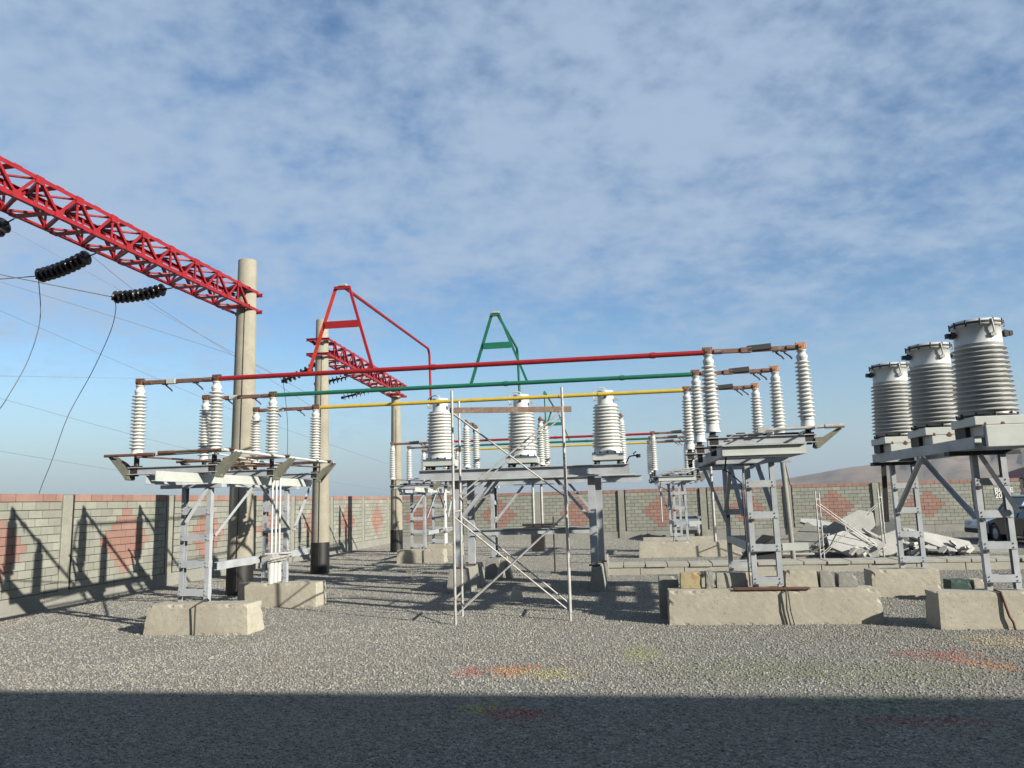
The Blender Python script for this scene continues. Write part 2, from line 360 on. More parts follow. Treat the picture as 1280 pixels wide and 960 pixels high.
def fbm(x, s=1.0):
    return (math.sin(x*1.0*s+0.3)+0.5*math.sin(x*2.3*s+1.9)+0.27*math.sin(x*5.1*s+4.0)+0.14*math.sin(x*11.3*s+2.2))
def ridge(az):
    pts = [(-60, 0.10), (4, 0.12), (8, 0.60), (10.3, 1.06), (11.4, 1.12), (13.5, 1.42), (15.4, 1.72), (17, 1.87), (21, 2.62), (25.5, 3.0), (34, 3.5), (48, 2.9), (65, 2.2), (90, 1.0), (120, 0.3)]
    for (a, e), (b, h) in zip(pts, pts[1:]):
        if a <= az <= b: return e+(h-e)*(az-a)/(b-a)
    return 0.1
hm = MB(); D0 = 2600; NA, NR = 260, 14; vs = []; fs = []
for i in range(NA+1):
    az = -20+140*i/NA; e = ridge(az)
    for j in range(NR+1):
        t = j/NR; d = 1100+(D0-1100)*t
        hgt = D0*math.tan(R(e))*(t**1.6)*(1 if j == NR else 0.92+0.10*math.sin(az*1.1+t*5)+0.05*math.sin(az*3.7-t*9)) + 1.5*fbm(az*0.9+j)*t*(0.4 if j == NR else 1)*(e > 0.4)
        vs.append((d*math.sin(R(az)), d*math.cos(R(az)), hgt-0.5 if j else -2))
for i in range(NA):
    for j in range(NR): fs.append((i*(NR+1)+j, (i+1)*(NR+1)+j, (i+1)*(NR+1)+j+1, i*(NR+1)+j+1))
# back slope
hm.add(vs, fs, True)
tag(hm.obj('hills', 'hill'), 'bare brown hills rising to the right beyond the yard wall', None, kind='structure')

# ------------------------------------------------------------------ block walls
ROWS, RH, PL = 12, 0.184, 0.36
BL = 0.40
def diamond(u, row, centres):
    if row == ROWS-1: return True
    dr = abs(row-5)
    if dr > 4: return False
    for c in centres:
        if abs(u-c) < (4.7-dr)*0.215: return True
    return False
brick_me = {}
for col in ('brick_grey', 'brick_pink'):
    for kind, L in (('full', BL), ('half', BL/2)):
        b = MB(); b.box((0.0075, -0.014, 0.0075), (L-0.0075, 0.05, RH-0.0075)); brick_me[col, kind] = b.mesh('brick', col)
def brick_wall(name, label, origin, along_y, u0, u1, pil, centres, near_first, thick=0.35, max_parts=300):
    """runs from u0 to u1 along local x; face at local y=0 towards -y."""
    rz = R(90) if along_y else 0
    t = thing(name, label, 'wall', origin, rz)
    c = MB(); c.box((u0, 0.02, 0.0), (u1, thick, PL+ROWS*RH-0.012)); c.obj('mortar_core', 'mortar', t)
    p = MB(); x = u0
    while x < u1-0.01:
        e = min(u1, x+2.4); p.box((x+0.006, -0.035, -0.05), (e-0.006, 0.018, PL-0.01)); x = e
    p.obj('plinth', 'conc_grey', t)
    for q in pil:
        pb = MB(); pb.box((q-0.17, -0.10 if not along_y else -0.03, 0.0), (q+0.15, 0.016, PL+ROWS*RH-0.03)); pb.obj('pilaster', 'conc_pil', t, 0.008)
        jb = MB(); jb.box((q+0.195, -0.016, PL), (q+0.215, 0.010, PL+ROWS*RH-0.03)); jb.obj('joint_strip', 'dark', t)
    cells = []
    for row in range(ROWS):
        x = u0 - (BL/2 if row % 2 else 0)
        while x < u1-0.02:
            a, b_ = x, x+BL; x += BL
            a2, b2 = max(a, u0), min(b_, u1)
            spans = [(a2, b2)]
            for q in pil:
                ns = []
                for (s0, s1) in spans:
                    if s1 <= q-0.19 or s0 >= q+0.225: ns.append((s0, s1))
                    else:
                        if s0 < q-0.19: ns.append((s0, q-0.19))
                        if s1 > q+0.225: ns.append((q+0.225, s1))
                spans = ns
            for (s0, s1) in spans:
                if s1-s0 > 0.05: cells.append((s0, s1, row, diamond((s0+s1)/2, row, centres)))
    cells.sort(key=lambda k: near_first(k[0]))
    rnd = random.Random(5); stuffs = {'brick_grey': MB(), 'brick_pink': MB()}
    for i, (s0, s1, row, dm) in enumerate(cells):
        col = 'brick_pink' if dm else 'brick_grey'
        z = PL+row*RH; dy = rnd.uniform(-0.006, 0.004)
        if i < max_parts:
            o = inst(brick_me[col, 'full'], 'brick', t, (s0, dy, z)); o.scale = ((s1-s0)/BL, 1, 1)
        else: stuffs[col].box((s0+0.0075, dy-0.014, z+0.0075), (s1-0.0075, 0.05, z+RH-0.0075))
    for col, mb in stuffs.items():
        if mb.f: tag(mb.obj('grey_blocks' if col == 'brick_grey' else 'pink_blocks', col, t), None, None, kind='stuff')
    return t
# left wall: face towards +X at X=-13.  local x = -(…): rotate 90deg -> local x -> +Y, local -y -> +X
PY = [8.3+4.15*i for i in range(9)]
PY = [8.3, 12.45, 16.6, 20.75, 24.9, 29.1, 33.2, 37.4, 41.5]
lw = brick_wall('boundary_wall', 'long grey and pink block boundary wall down the left side, striped with equipment shadows', (-13.0, 0, 0), True, -8.0, 42.30,
                [-4.1, 0.05, 4.2]+PY, [a+2.1 for a in (-4.1, 0.05, 4.2)]+[(a+b)/2 for a, b in zip(PY, PY[1:])], lambda u: abs(u-17.0) if u > 13.6 else 100-u)
PX = [-9.15, -4.78, -0.23, 4.08, 8.42, 12.78, 17.70]
bw = brick_wall('boundary_wall', 'grey block boundary wall across the back of the yard with pink diamonds', (0, 42.3, 0), False, -13.34, 19.7,
                PX, [-11.2]+[(a+b)/2 for a, b in zip(PX, PX[1:])]+[], lambda u: abs(u-11.5))
# lettering on the back wall
txt = bpy.data.curves.new('lettering', 'FONT'); txt.body = 'BOCE\n2020'; txt.size = 0.34; txt.extrude = 0.004; txt.offset = 0.010; txt.space_line = 0.78
txt.materials.append(M['white_lettering'])
tmp = bpy.data.objects.new('lettering_curve', txt); COL.objects.link(tmp); bpy.context.view_layer.update()
let_me = bpy.data.meshes.new_from_object(tmp.evaluated_get(bpy.context.evaluated_depsgraph_get())); bpy.data.objects.remove(tmp)
to = bpy.data.objects.new('lettering', let_me); COL.objects.link(to); to.parent = bw; to.location = (18.45, -0.035, 1.86); to.rotation_euler = (R(90), 0, 0)

# ------------------------------------------------------------------ control building behind the camera (casts the long shade)
bd = thing('control_building', 'tall plastered control building whose shade covers the gravel in front', 'building', (10, -0.8, 0))
b = MB(); b.box((-22, -9, 0), (26, 0, 8.05)); b.obj('wall', 'plaster', bd)
b = MB(); b.box((-22.2, -9.2, 8.053), (26.2, 0.14, 8.26)); b.obj('roof', 'conc_grey', bd)
b = MB(); b.box((-13, 0.003, 0), (-7, 1.3, 0.5)); b.box((-13.3, 1.303, 0), (-6.7, 1.6, 0.25)); b.obj('porch_step', 'conc', bd)
for k in range(7):
    for zf in (1.3, 5.0):
        x = -20+k*6.5
        if zf < 2 and -13.5 < x < -6.5: continue
        wd = MB(); wd.box((x, 0.002, zf), (x+1.8, 0.05, zf+1.6)); wo = wd.obj('window', 'white_steel', bd)
        pn = MB(); pn.box((x+0.08, 0.052, zf+0.08), (x+0.86, 0.06, zf+1.52)); pn.box((x+0.94, 0.052, zf+0.08), (x+1.72, 0.06, zf+1.52)); pn.obj('pane', 'glass', wo)
d = MB(); d.box((-10.6, 0.004, 0.5), (-9.5, 0.06, 2.7)); d.obj('door', 'gate', bd)

# ------------------------------------------------------------------ gravel stones scattered in front (instances)
stones = bpy.data.collections.new('gravel_stones')
import bmesh
for k in range(5):
    bm = bmesh.new(); bmesh.ops.create_icosphere(bm, subdivisions=1, radius=0.5)
    rn = random.Random(40+k)
    for v in bm.verts: v.co = V((v.co.x*rn.uniform(0.8, 1.25), v.co.y*rn.uniform(0.6, 1.1), v.co.z*rn.uniform(0.45, 0.9)))
    me = bpy.data.meshes.new('gravel_stone'); bm.to_mesh(me); bm.free(); me.materials.append(M['stone'])
    o = bpy.data.objects.new('gravel_stone', me); stones.objects.link(o)
gp = MB(); gp.add([(-12.95, 4.2, 0.002), (8.5, 4.2, 0.002), (20.0, 42.0, 0.002), (-12.95, 42.0, 0.002)], [(0, 1, 2, 3)])
go = gp.obj('gravel', 'gravel'); tag(go, 'loose grey gravel stones spread over the yard', None, kind='stuff')
ng = bpy.data.node_groups.new('scatter', 'GeometryNodeTree')
ng.interface.new_socket('Geometry', in_out='INPUT', socket_type='NodeSocketGeometry'); ng.interface.new_socket('Geometry', in_out='OUTPUT', socket_type='NodeSocketGeometry')
gi = ng.nodes.new('NodeGroupInput'); gout = ng.nodes.new('NodeGroupOutput')
dp = ng.nodes.new('GeometryNodeDistributePointsOnFaces'); dp.inputs['Density'].default_value = 620.0
pos = ng.nodes.new('GeometryNodeInputPosition'); sx = ng.nodes.new('ShaderNodeSeparateXYZ'); mr = ng.nodes.new('ShaderNodeMapRange')
ng.links.new(pos.outputs[0], sx.inputs[0]); ng.links.new(sx.outputs[1], mr.inputs[0])
mr.inputs[1].default_value = 9; mr.inputs[2].default_value = 21; mr.inputs[3].default_value = 1300; mr.inputs[4].default_value = 160
ng.links.new(mr.outputs[0], dp.inputs['Density'])
ci = ng.nodes.new('GeometryNodeCollectionInfo'); ci.inputs['Collection'].default_value = stones; ci.inputs['Separate Children'].default_value = True; ci.inputs['Reset Children'].default_value = True
ip = ng.nodes.new('GeometryNodeInstanceOnPoints'); ip.inputs['Pick Instance'].default_value = True
rv = ng.nodes.new('FunctionNodeRandomValue'); rv.data_type = 'FLOAT_VECTOR'; rv.inputs[1].default_value = (6.28, 6.28, 6.28)
rs = ng.nodes.new('FunctionNodeRandomValue'); rs.data_type = 'FLOAT'; rs.inputs[2].default_value = 0.0; rs.inputs[3].default_value = 1.0
jn = ng.nodes.new('GeometryNodeJoinGeometry')
ng.links.new(gi.outputs[0], dp.inputs[0]); ng.links.new(dp.outputs[0], ip.inputs['Points']); ng.links.new(ci.outputs[0], ip.inputs['Instance'])
ng.links.new(rv.outputs[0], ip.inputs['Rotation']); rq = ng.nodes.new('ShaderNodeMath'); rq.operation = 'POWER'; rq.inputs[1].default_value = 2.2; ng.links.new(rs.outputs[1], rq.inputs[0]); rw_ = ng.nodes.new('ShaderNodeMapRange'); ng.links.new(rq.outputs[0], rw_.inputs[0]); rw_.inputs[3].default_value = 0.013; rw_.inputs[4].default_value = 0.043; ng.links.new(rw_.outputs[0], ip.inputs['Scale'])
ng.links.new(ip.outputs[0], jn.inputs[0]); ng.links.new(gi.outputs[0], jn.inputs[0]); ng.links.new(jn.outputs[0], gout.inputs[0])
md = go.modifiers.new('scatter', 'NODES'); md.node_group = ng

# ------------------------------------------------------------------ insulators and disconnectors
def shed_profile(r0, r1, h, n, z0=0.0, core=0.055, core1=None, lip=0.006, first=0.03):
    """post insulator: n sheds between z0 and z0+h, shed radius r0 (bottom) to r1 (top)"""
    core1 = core if core1 is None else core1
    p = [(core+0.012, z0), (core+0.012, z0+first)]
    step = (h-2*first)/n
    for i in range(n):
        t = i/max(1, n-1); r = r0+(r1-r0)*t; c = core+(core1-core)*t; z = z0+first+i*step
        p += [(c, z+step*0.05), (r*0.93, z+step*0.34), (r, z+step*0.37), (r, z+step*0.47), (c+(r-c)*0.35, z+step*0.72), (c, z+step*0.93)]
    p += [(core1+0.012, z0+h-first), (core1+0.012, z0+h)]
    return p
def insulator_mesh(h, n, r0, r1, core=0.08, core1=0.065):
    return MB().lathe(shed_profile(r0, r1, h, n, 0, core, core1), n=20).mesh('insulator', 'porcelain')
INS = {'left': insulator_mesh(1.04, 16, 0.135, 0.125), 'right': insulator_mesh(0.97, 14, 0.138, 0.118, 0.092, 0.068), 'far': insulator_mesh(1.03, 15, 0.130, 0.122)}
cap_me = MB().lathe([(0.085, 0), (0.09, 0.02), (0.085, 0.05), (0.062, 0.07), (0.062, 0.11), (0.075, 0.115), (0.075, 0.135)], n=16).mesh('end_cap', 'porcelain')
foot_me = MB().lathe([(0.12, 0), (0.12, 0.02), (0.105, 0.03), (0.10, 0.12), (0.085, 0.14)], n=18).mesh('foot_flange', 'porcelain')
foot_small = MB().lathe([(0.115, 0), (0.115, 0.02), (0.10, 0.03), (0.09, 0.06)], n=18).mesh('foot_flange', 'porcelain')

def disconnector(kind, label, cat='disconnector', group=None, span=1.46, zc=2.735):
    """local: x along the blade, outer insulator at x=-span/2 for 'left' kind; outer = +span/2 for right. z absolute"""
    t = thing('disconnector', label, cat, group=group); H = span/2; ib = 3.09
    s = -1 if kind == 'left' else 1            # outer side
    zc0 = 2.735 if kind != 'right' else 2.865
    c = MB(); c.chan((-H-0.10, 0.0, zc0+0.07), (H+0.10, 0.0, zc0+0.07), 0.13, 0.10, 0.012, (0, 0, 1), 1); c.chan((-H-0.10, -0.06, zc0+0.07), (H+0.10, -0.06, zc0+0.07), 0.13, 0.05, 0.012, (0, 0, 1), -1)
    c.obj('base_channel', 'steel', t)
    for x in (-H, H):
        p = MB(); p.tube((x, 0, zc0-0.02), (x, 0, ib), 0.045, n=12); p.box((x-0.07, -0.075, zc0+0.02), (x+0.07, 0.075, zc0+0.165))
        if kind == 'right' and x*s < 0: p.box((x-0.055, -0.06, zc0-0.15), (x+0.03, 0.06, ib-0.01))
        p.obj('bearing', 'dark', t, 0.006)
        im = INS[kind if kind in INS else 'far']
        hi = {'left': 1.04, 'right': 0.97}.get(kind, 1.03); fm, fh = (foot_me, 0.14) if kind == 'right' else (foot_small, 0.06)
        io = inst(im, 'insulator', t, (x, 0, ib+fh))
        inst(fm, 'foot_flange', io, (0, 0, -fh)); inst(cap_me, 'end_cap', io, (0, 0, hi))
    zt = ib + (0.97+0.14 if kind == 'right' else 1.10) + 0.135
    zb = zt+0.045
    # contact blades: two halves meeting near the middle
    for (a, b_) in ((-H+0.05, -0.12), (H-0.05, -0.12)):
        q = MB(); q.bar((a, 0, zb), (b_, 0, zb), 0.045, 0.075); q.tube((a*0.93, 0, zb), (a*0.74, 0, zb), 0.045, n=10); q.obj('contact_blade', 'blade', t, 0.012)
    q = MB(); q.box((-0.21, -0.045, zb-0.042), (-0.04, 0.045, zb+0.042)); q.obj('contact_jaw', 'cream_steel' if kind == 'left' else 'blade', t, 0.006)
    if kind != 'left':
        q = MB(); q.sweep([(-0.045, -0.04), (0.05, -0.05), (0.055, 0.04), (-0.04, 0.05)], (-0.10, 0, zb+0.012), (0.26, 0, zb+0.035), (0, 0, 1)); q.obj('contact_sleeve', 'rubber', t, 0.012)
    for x in (-H, H):
        q = MB(); q.box((x-0.05, -0.05, zt+0.002), (x+0.05, 0.05, zt+0.095)); q.box((x-0.085, -0.02, zt+0.03), (x+0.08, 0.025, zt+0.125)); q.tube((x, -0.07, zt+0.05), (x, 0.07, zt+0.05), 0.014, n=8)
        q.obj('terminal', ('copper' if x*s > 0 and kind == 'right' else 'blade') if kind != 'left' else 'rust', t, 0.008)
    for x in ((-H*0.35, H*0.45) if kind == 'left' else (H*0.45, H*0.62)):    # arcing horns under the blade
        q = MB(); q.path([(x, 0.0, zb-0.02), (x+0.02, 0.02, zb-0.07), (x+0.10, 0.02, zb-0.13), (x+0.13, 0.03, zb-0.17)], 0.014); q.box((x-0.04, -0.03, zb-0.055), (x+0.05, 0.03, zb-0.031)); q.obj('arcing_horn', 'dark', t)
    # triangular bracket and earthing blade
    def bracket(sd, mat='olive'):
        x0 = sd*(H+0.06); q = MB()
        poly = [(x0, zc0-0.07), (x0+sd*0.07, zc0-0.08), (x0+sd*0.42, ib-0.03), (x0+sd*0.39, ib+0.0), (x0+sd*0.15, ib-0.14), (x0+sd*0.02, zc0+0.08)]
        q.prism(poly, -0.095, -0.085); q.prism(poly, 0.06, 0.07)
        q.tube((x0+sd*0.05, -0.115, zc0-0.055), (x0+sd*0.05, 0.09, zc0-0.055), 0.033, n=10)
        q.obj('side_bracket', mat, t)
    bracket(s)
    if kind == 'left':
        bracket(-s)
        q = MB(); q.tube((s*(H+0.52), -0.14, ib-0.01), (s*(H-0.30), -0.14, ib-0.01), 0.026, n=10); q.tube((s*(H-0.10), -0.14, ib-0.01), (s*(H-0.42), -0.14, ib-0.015), 0.036, n=10); q.obj('earthing_blade', 'rust', t)
        q = MB(); q.tube((-s*(H+0.45), -0.16, ib+0.03), (-s*(H-0.95), -0.16, ib+0.01), 0.024, n=10); q.tube((-s*(H-0.65), -0.16, ib+0.01), (-s*(H-0.95), -0.16, ib+0.01), 0.034, n=10); q.obj('earthing_blade', 'rust', t)
        q = MB(); q.tube((-s*(H+0.43), -0.12, ib), (s*(H-0.45), -0.12, ib-0.03), 0.012, n=8); q.obj('linkage_rod', 'white_steel', t)
    else:
        q = MB(); q.tube((s*(H+0.50), -0.14, ib+0.02), (s*(H-0.70), -0.14, ib-0.01), 0.026, n=10); q.tube((s*(H+0.50), -0.14, ib+0.02), (s*(H+0.22), -0.14, ib+0.015), 0.037, n=10)
        q.obj('earthing_blade', 'galv', t)
        q = MB(); q.box((s*(H-0.78), -0.19, ib-0.05), (s*(H-0.70)+0.02, -0.09, ib+0.04)); q.tube((s*(H-0.70), -0.10, ib-0.06), (s*(H-1.15), -0.10, ib-0.06), 0.010, n=8); q.path([(s*(H-1.15), -0.1, ib-0.06), (s*(H-1.2), -0.1, ib-0.09), (s*(H-1.24), -0.1, ib-0.13), (s*(H-1.16), -0.1, ib-0.13)], 0.01)
        q.obj('linkage_rod', 'galv', t)
        q = MB(); q.tube((-0.5, 0.12, zc0+0.17), (0.6, 0.12, zc0+0.17), 0.017, n=8); q.box((-0.35, 0.08, zc0+0.14), (-0.22, 0.16, zc0+0.21)); q.box((0.1, 0.08, zc0+0.14), (0.2, 0.16, zc0+0.20)); q.obj('drive_shaft', 'dark', t)
    return t
YP = [12.45, 14.65, 16.85]; YF = [27.2, 29.4, 31.6]
XL, XR, XRF = -7.73, 2.14, 1.78
nm = ['red', 'green', 'yellow']
dl = disconnector('left', 'disconnector on the near left stand, at the left end of the near red pipe', group='three-phase disconnectors')
dl.location = (XL, YP[0], 0)
for i in (1, 2): dup(dl, (XL, YP[i], 0), 0, 'disconnector on the near left stand, at the left end of the near %s pipe' % nm[i])
dr = disconnector('right', 'disconnector on the near right stand with orange copper contact, right end of near red pipe', group='three-phase disconnectors', span=1.44)
dr.location = (XR, YP[0], 0)
for i in (1, 2): dup(dr, (XR, YP[i], 0), 0, 'disconnector on the near right stand, at the right end of the near %s pipe' % nm[i])
df = disconnector('far', 'small distant disconnector on the far left stand by the third pole, nearest of three', group='three-phase disconnectors')
df.location = (XL+0.13, YF[0], -0.08); df.rotation_euler = (0, 0, 0)
dup(df, (XL+0.13, YF[1], -0.08), 0, 'small distant disconnector on the far left stand beside the third pole, middle of its three')
dup(df, (XL+0.13, YF[2], -0.08), 0, 'small distant disconnector on the far left stand beside the third pole, farthest of its three')
for i in range(3): dup(df, (XRF, YF[i], -0.06), 0, 'distant disconnector on the far right stand, at the right end of the far %s pipe' % nm[i])
XM = [-4.42, -2.28, -0.02]; wh = ['left', 'middle', 'right']
for i in range(3): dup(df, (XM[i], 22.3, 0.0), R(90), 'disconnector behind the %s of the three middle transformers, blade running away from view' % wh[i])

# ------------------------------------------------------------------ stands
def ladder(t, legs, z0, z1, rung_z, mat='steel', wleg=0.085):
    """legs: two xy points (bottom and top same)"""
    a, b_ = V((*legs[0], 0)), V((*legs[1], 0)); dx = (b_-a).normalized(); nrm = V((dx.y, -dx.x, 0))
    for i, p in enumerate((a, b_)):
        q = MB(); q.chan(p+V((0, 0, z0)), p+V((0, 0, z1)), 0.10, wleg, 0.010, tuple(nrm), -1 if i == 0 else 1); q.obj('leg', mat, t)
    for z in rung_z:
        q = MB(); m = nrm*0.058
        q.bar(a+m-dx*0.0+V((0, 0, z)), b_+m+V((0, 0, z)), 0.012, 0.115, (0, 0, 1)); q.bar(a-m+V((0, 0, z)), b_-m+V((0, 0, z)), 0.012, 0.115, (0, 0, 1))
        for e in (0.0, 1.0):
            pe = a.lerp(b_, e)+dx*(0.05 if e == 0 else -0.05)+m*1.12
            for dz_ in (-0.03, 0.03): q.tube(pe+V((0, 0, z+dz_)), pe+nrm*0.014+V((0, 0, z+dz_)), 0.011, n=6)
        q.obj('rung', mat, t)
        q = MB(); q.bar(a+m*1.13+dx*0.03+V((0, 0, z-0.085)), a+m*1.13+dx*0.085+V((0, 0, z-0.085)), 0.004, 0.05, (0, 0, 1)); q.obj('slot_shade', 'dark', t)  # thin dark plate stands in for the shade inside a leg hole
def left_stand(label):
    t = thing('disconnector_stand', label, 'stand', group='disconnector stands')
    x = XL
    for X, m in ((-7.24, 'cream_steel'), (-8.22, 'steel')):
        q = MB(); q.chan((X, 11.15 if X > -7.5 else 12.35, 2.65), (X, 17.25, 2.65), 0.16, 0.07, 0.012, (0, 0, 1), 1 if X > -7.5 else -1); q.obj('long_beam', m, t)
    for Y in (12.45, 14.65, 16.85):
        pass
    for Y in (13.1, 16.3):
        q = MB(); q.box((-8.35, Y-0.09, 2.50), (-7.16, Y+0.09, 2.565)); q.obj('head_plate', 'steel', t)
        ladder(t, ((-7.95, Y), (-7.38, Y)), 0.5, 2.498, (2.08, 1.62, 1.15, 0.66))
    for a, b_ in (((-7.33, 14.62, 2.55), (-7.33, 13.17, 1.62)), ((-7.33, 14.82, 2.55), (-7.33, 16.22, 1.62)), ((-7.30, 17.2, 2.55), (-7.33, 16.42, 1.62)), ((-7.45, 12.98, 2.5), (-7.84, 12.98, 1.9))):
        q = MB(); q.ang(a, b_, 0.06, 0.007, (0, 1, 1)); q.obj('brace', 'steel', t)
    q = MB(); q.chan((-7.30, 13.2, 1.10), (-7.30, 17.3, 1.10), 0.14, 0.06, 0.01, (0, 0, 1), 1); q.obj('tie_beam', 'steel', t)
    # interphase shaft and operating rods
    q = MB(); q.tube((-6.66, 12.1, 3.10), (-6.66, 17.1, 3.10), 0.026, n=10); q.obj('interphase_shaft', 'white_steel', t)
    q = MB(); q.tube((-6.95, 12.3, 3.06), (-7.6, 16.8, 3.04), 0.018, n=8); q.obj('interphase_shaft', 'white_steel', t)
    q = MB(); q.tube((-8.3, 12.2, 3.04), (-6.9, 16.9, 3.0), 0.016, n=8); q.obj('interphase_shaft', 'rust', t)
    for k, Y in enumerate((14.92, 15.14, 15.36)):
        q = MB(); q.tube((-7.1-0.02*k, Y, 1.2), (-7.1-0.02*k, Y, 2.86), 0.022, n=8); q.obj('operating_rod', 'white_steel', t)
        q = MB(); q.box((-7.13-0.02*k, Y-0.06, 0.60), (-7.07-0.02*k, Y+0.06, 1.02)); q.obj('drive_handle', 'white_steel', t, 0.01)
    q = MB(); q.box((-7.25, 14.80, 1.04), (-7.02, 15.5, 1.19)); q.tube((-7.0, 14.6, 1.10), (-7.0, 15.65, 1.12), 0.03, n=8); q.tube((-7.15, 14.7, 1.2), (-6.9, 15.4, 1.18), 0.025, n=8); q.obj('drive_head', 'galv', t)
    q = MB(); q.path([(-7.36, 13.05, 0.52), (-7.36, 12.98, 0.56), (-7.34, 12.585, 0.50), (-7.34, 12.575, 0.0)], 0.014); q.obj('earthing_strap', 'dark', t)
    return t
def right_stand(label):
    t = thing('disconnector_stand', label, 'stand', group='disconnector stands')
    for X, sd in ((1.53, -1), (2.76, 1)):
        q = MB(); q.chan((X, 12.29, 2.775), (X, 17.2, 2.775), 0.15, 0.07, 0.012, (0, 0, 1), sd); q.obj('long_beam', 'steel', t)
    q = MB(); q.chan((1.52, 12.28, 2.78), (2.77, 12.28, 2.78), 0.16, 0.07, 0.012, (0, 0, 1), -1); q.obj('front_beam', 'cream_steel', t)
    for Y in (14.6, 17.0):
        q = MB(); q.chan((1.55, Y, 2.775), (2.74, Y, 2.775), 0.13, 0.07, 0.012, (0, 0, 1), -1); q.obj('cross_beam', 'steel', t)
    q = MB(); q.box((1.6, 12.4, 2.690), (2.7, 12.9, 2.699)); q.obj('base_plate', 'steel', t)
    for Y in (13.6, 16.6):
        q = MB(); q.box((1.56, Y-0.10, 2.63), (2.80, Y+0.10, 2.695)); q.obj('head_plate', 'steel', t)
        ladder(t, ((2.03, Y), (2.52, Y)), 0.57, 2.628, (2.28, 1.76, 1.22, 0.69))
    for a, b_ in (((2.0, 15.0, 2.68), (2.0, 13.67, 1.75)), ((2.0, 15.2, 2.68), (2.0, 16.53, 1.75)), ((2.5, 15.0, 2.68), (2.5, 13.67, 1.75)), ((1.62, 16.5, 2.62), (2.0, 16.5, 1.55))):
        q = MB(); q.ang(a, b_, 0.07, 0.007, (0, 1, 1)); q.obj('brace', 'steel', t)
    q = MB(); q.chan((2.57, 13.66, 1.22), (2.99, 13.66, 1.22), 0.12, 0.06, 0.01, (0, 0, 1), 1); q.obj('shelf_beam', 'cream_steel', t)
    q = MB(); q.chan((2.02, 13.7, 1.22), (2.02, 16.5, 1.22), 0.13, 0.06, 0.01, (0, 0, 1), -1); q.obj('tie_beam', 'steel', t)
    q = MB(); q.tube((2.9, 12.1, 3.08), (2.9, 17.1, 3.08), 0.02, n=8); q.obj('interphase_shaft', 'galv', t)
    q = MB(); q.tube((1.9, 12.2, 3.03), (2.5, 17.0, 3.05), 0.014, n=8); q.tube((2.3, 12.25, 3.02), (1.75, 16.9, 3.04), 0.012, n=8); q.obj('interphase_shaft', 'white_steel', t)
    q = MB(); q.path([(1.6, 12.5, 2.7), (1.58, 12.6, 2.5), (1.75, 13.2, 2.45), (1.95, 13.5, 2.3), (1.98, 13.55, 0.6)], 0.012); q.obj('control_cable', 'rubber', t)
    q = MB(); q.tube((1.72, 15.9, 1.2), (1.72, 15.9, 2.68), 0.03, n=8); q.obj('operating_rod', 'galv', t)
    q = MB(); q.path([(2.50, 13.55, 0.58), (2.50, 13.45, 0.60), (2.51, 13.36, 0.52), (2.50, 13.355, 0.25), (2.54, 13.35, 0.0)], 0.012); q.path([(2.54, 13.5, 0.58), (2.54, 13.36, 0.53), (2.56, 13.352, 0.2), (2.60, 13.345, 0.0)], 0.010); q.obj('earthing_strap', 'dark', t)
    return t
ls = left_stand('near left ladder-legged grey steel stand carrying three disconnectors by the tall pole')
dup(ls, (0.1, 14.75, -0.05), 0, 'far left ladder-legged steel stand, small in the distance beside the third pole')
rs_ = right_stand('near right ladder-legged stand with boxed top, standing on the long beige block')
dup(rs_, (-0.36, 14.75, -0.05), 0, 'far right ladder-legged stand, small in the distance before the back wall')

# stand of the disconnectors behind the middle transformers
t = thing('disconnector_stand', 'ladder-legged steel stand directly behind the middle transformer stand', 'stand', group='disconnector stands')
for Y, sd in ((21.75, -1), (22.85, 1)):
    q = MB(); q.chan((-5.0, Y, 2.65), (0.5, Y, 2.65), 0.16, 0.07, 0.012, (0, 0, 1), sd); q.obj('long_beam', 'steel', t)
for X in (-3.78, -0.75):
    q = MB(); q.box((X-0.09, 21.65, 2.50), (X+0.09, 22.95, 2.565)); q.obj('head_plate', 'steel', t)
    ladder(t, ((X, 21.95), (X, 22.5)), 0.55, 2.498, (2.08, 1.62, 1.15, 0.66))
for a, b_ in (((-2.9, 21.95, 2.55), (-3.74, 21.95, 1.55)), ((-1.6, 21.95, 2.55), (-0.80, 21.95, 1.55))):
    q = MB(); q.ang(a, b_, 0.07, 0.007, (0, 1, 0)); q.obj('brace', 'steel', t)
q = MB(); q.chan((-3.7, 21.93, 1.28), (-0.8, 21.93, 1.28), 0.16, 0.06, 0.01, (0, 0, 1), -1); q.obj('tie_beam', 'cream_steel', t)
for X in (-2.58, -2.34):
    q = MB(); q.tube((X, 21.8, 1.3), (X, 21.8, 2.86), 0.035, n=8); q.obj('operating_rod', 'galv', t)
q = MB(); q.box((-2.65, 21.60, 0.72), (-2.28, 21.85, 1.18)); q.obj('drive_box', 'dark', t, 0.01)
q = MB(); q.box((-2.8, 21.66, 1.28), (-2.0, 21.86, 1.40)); q.tube((-2.02, 21.7, 0.1), (-2.02, 21.7, 1.65), 0.022, n=8); q.tube((-2.9, 21.7, 1.44), (-1.9, 21.7, 1.44), 0.03, n=8); q.obj('drive_head', 'dark', t)

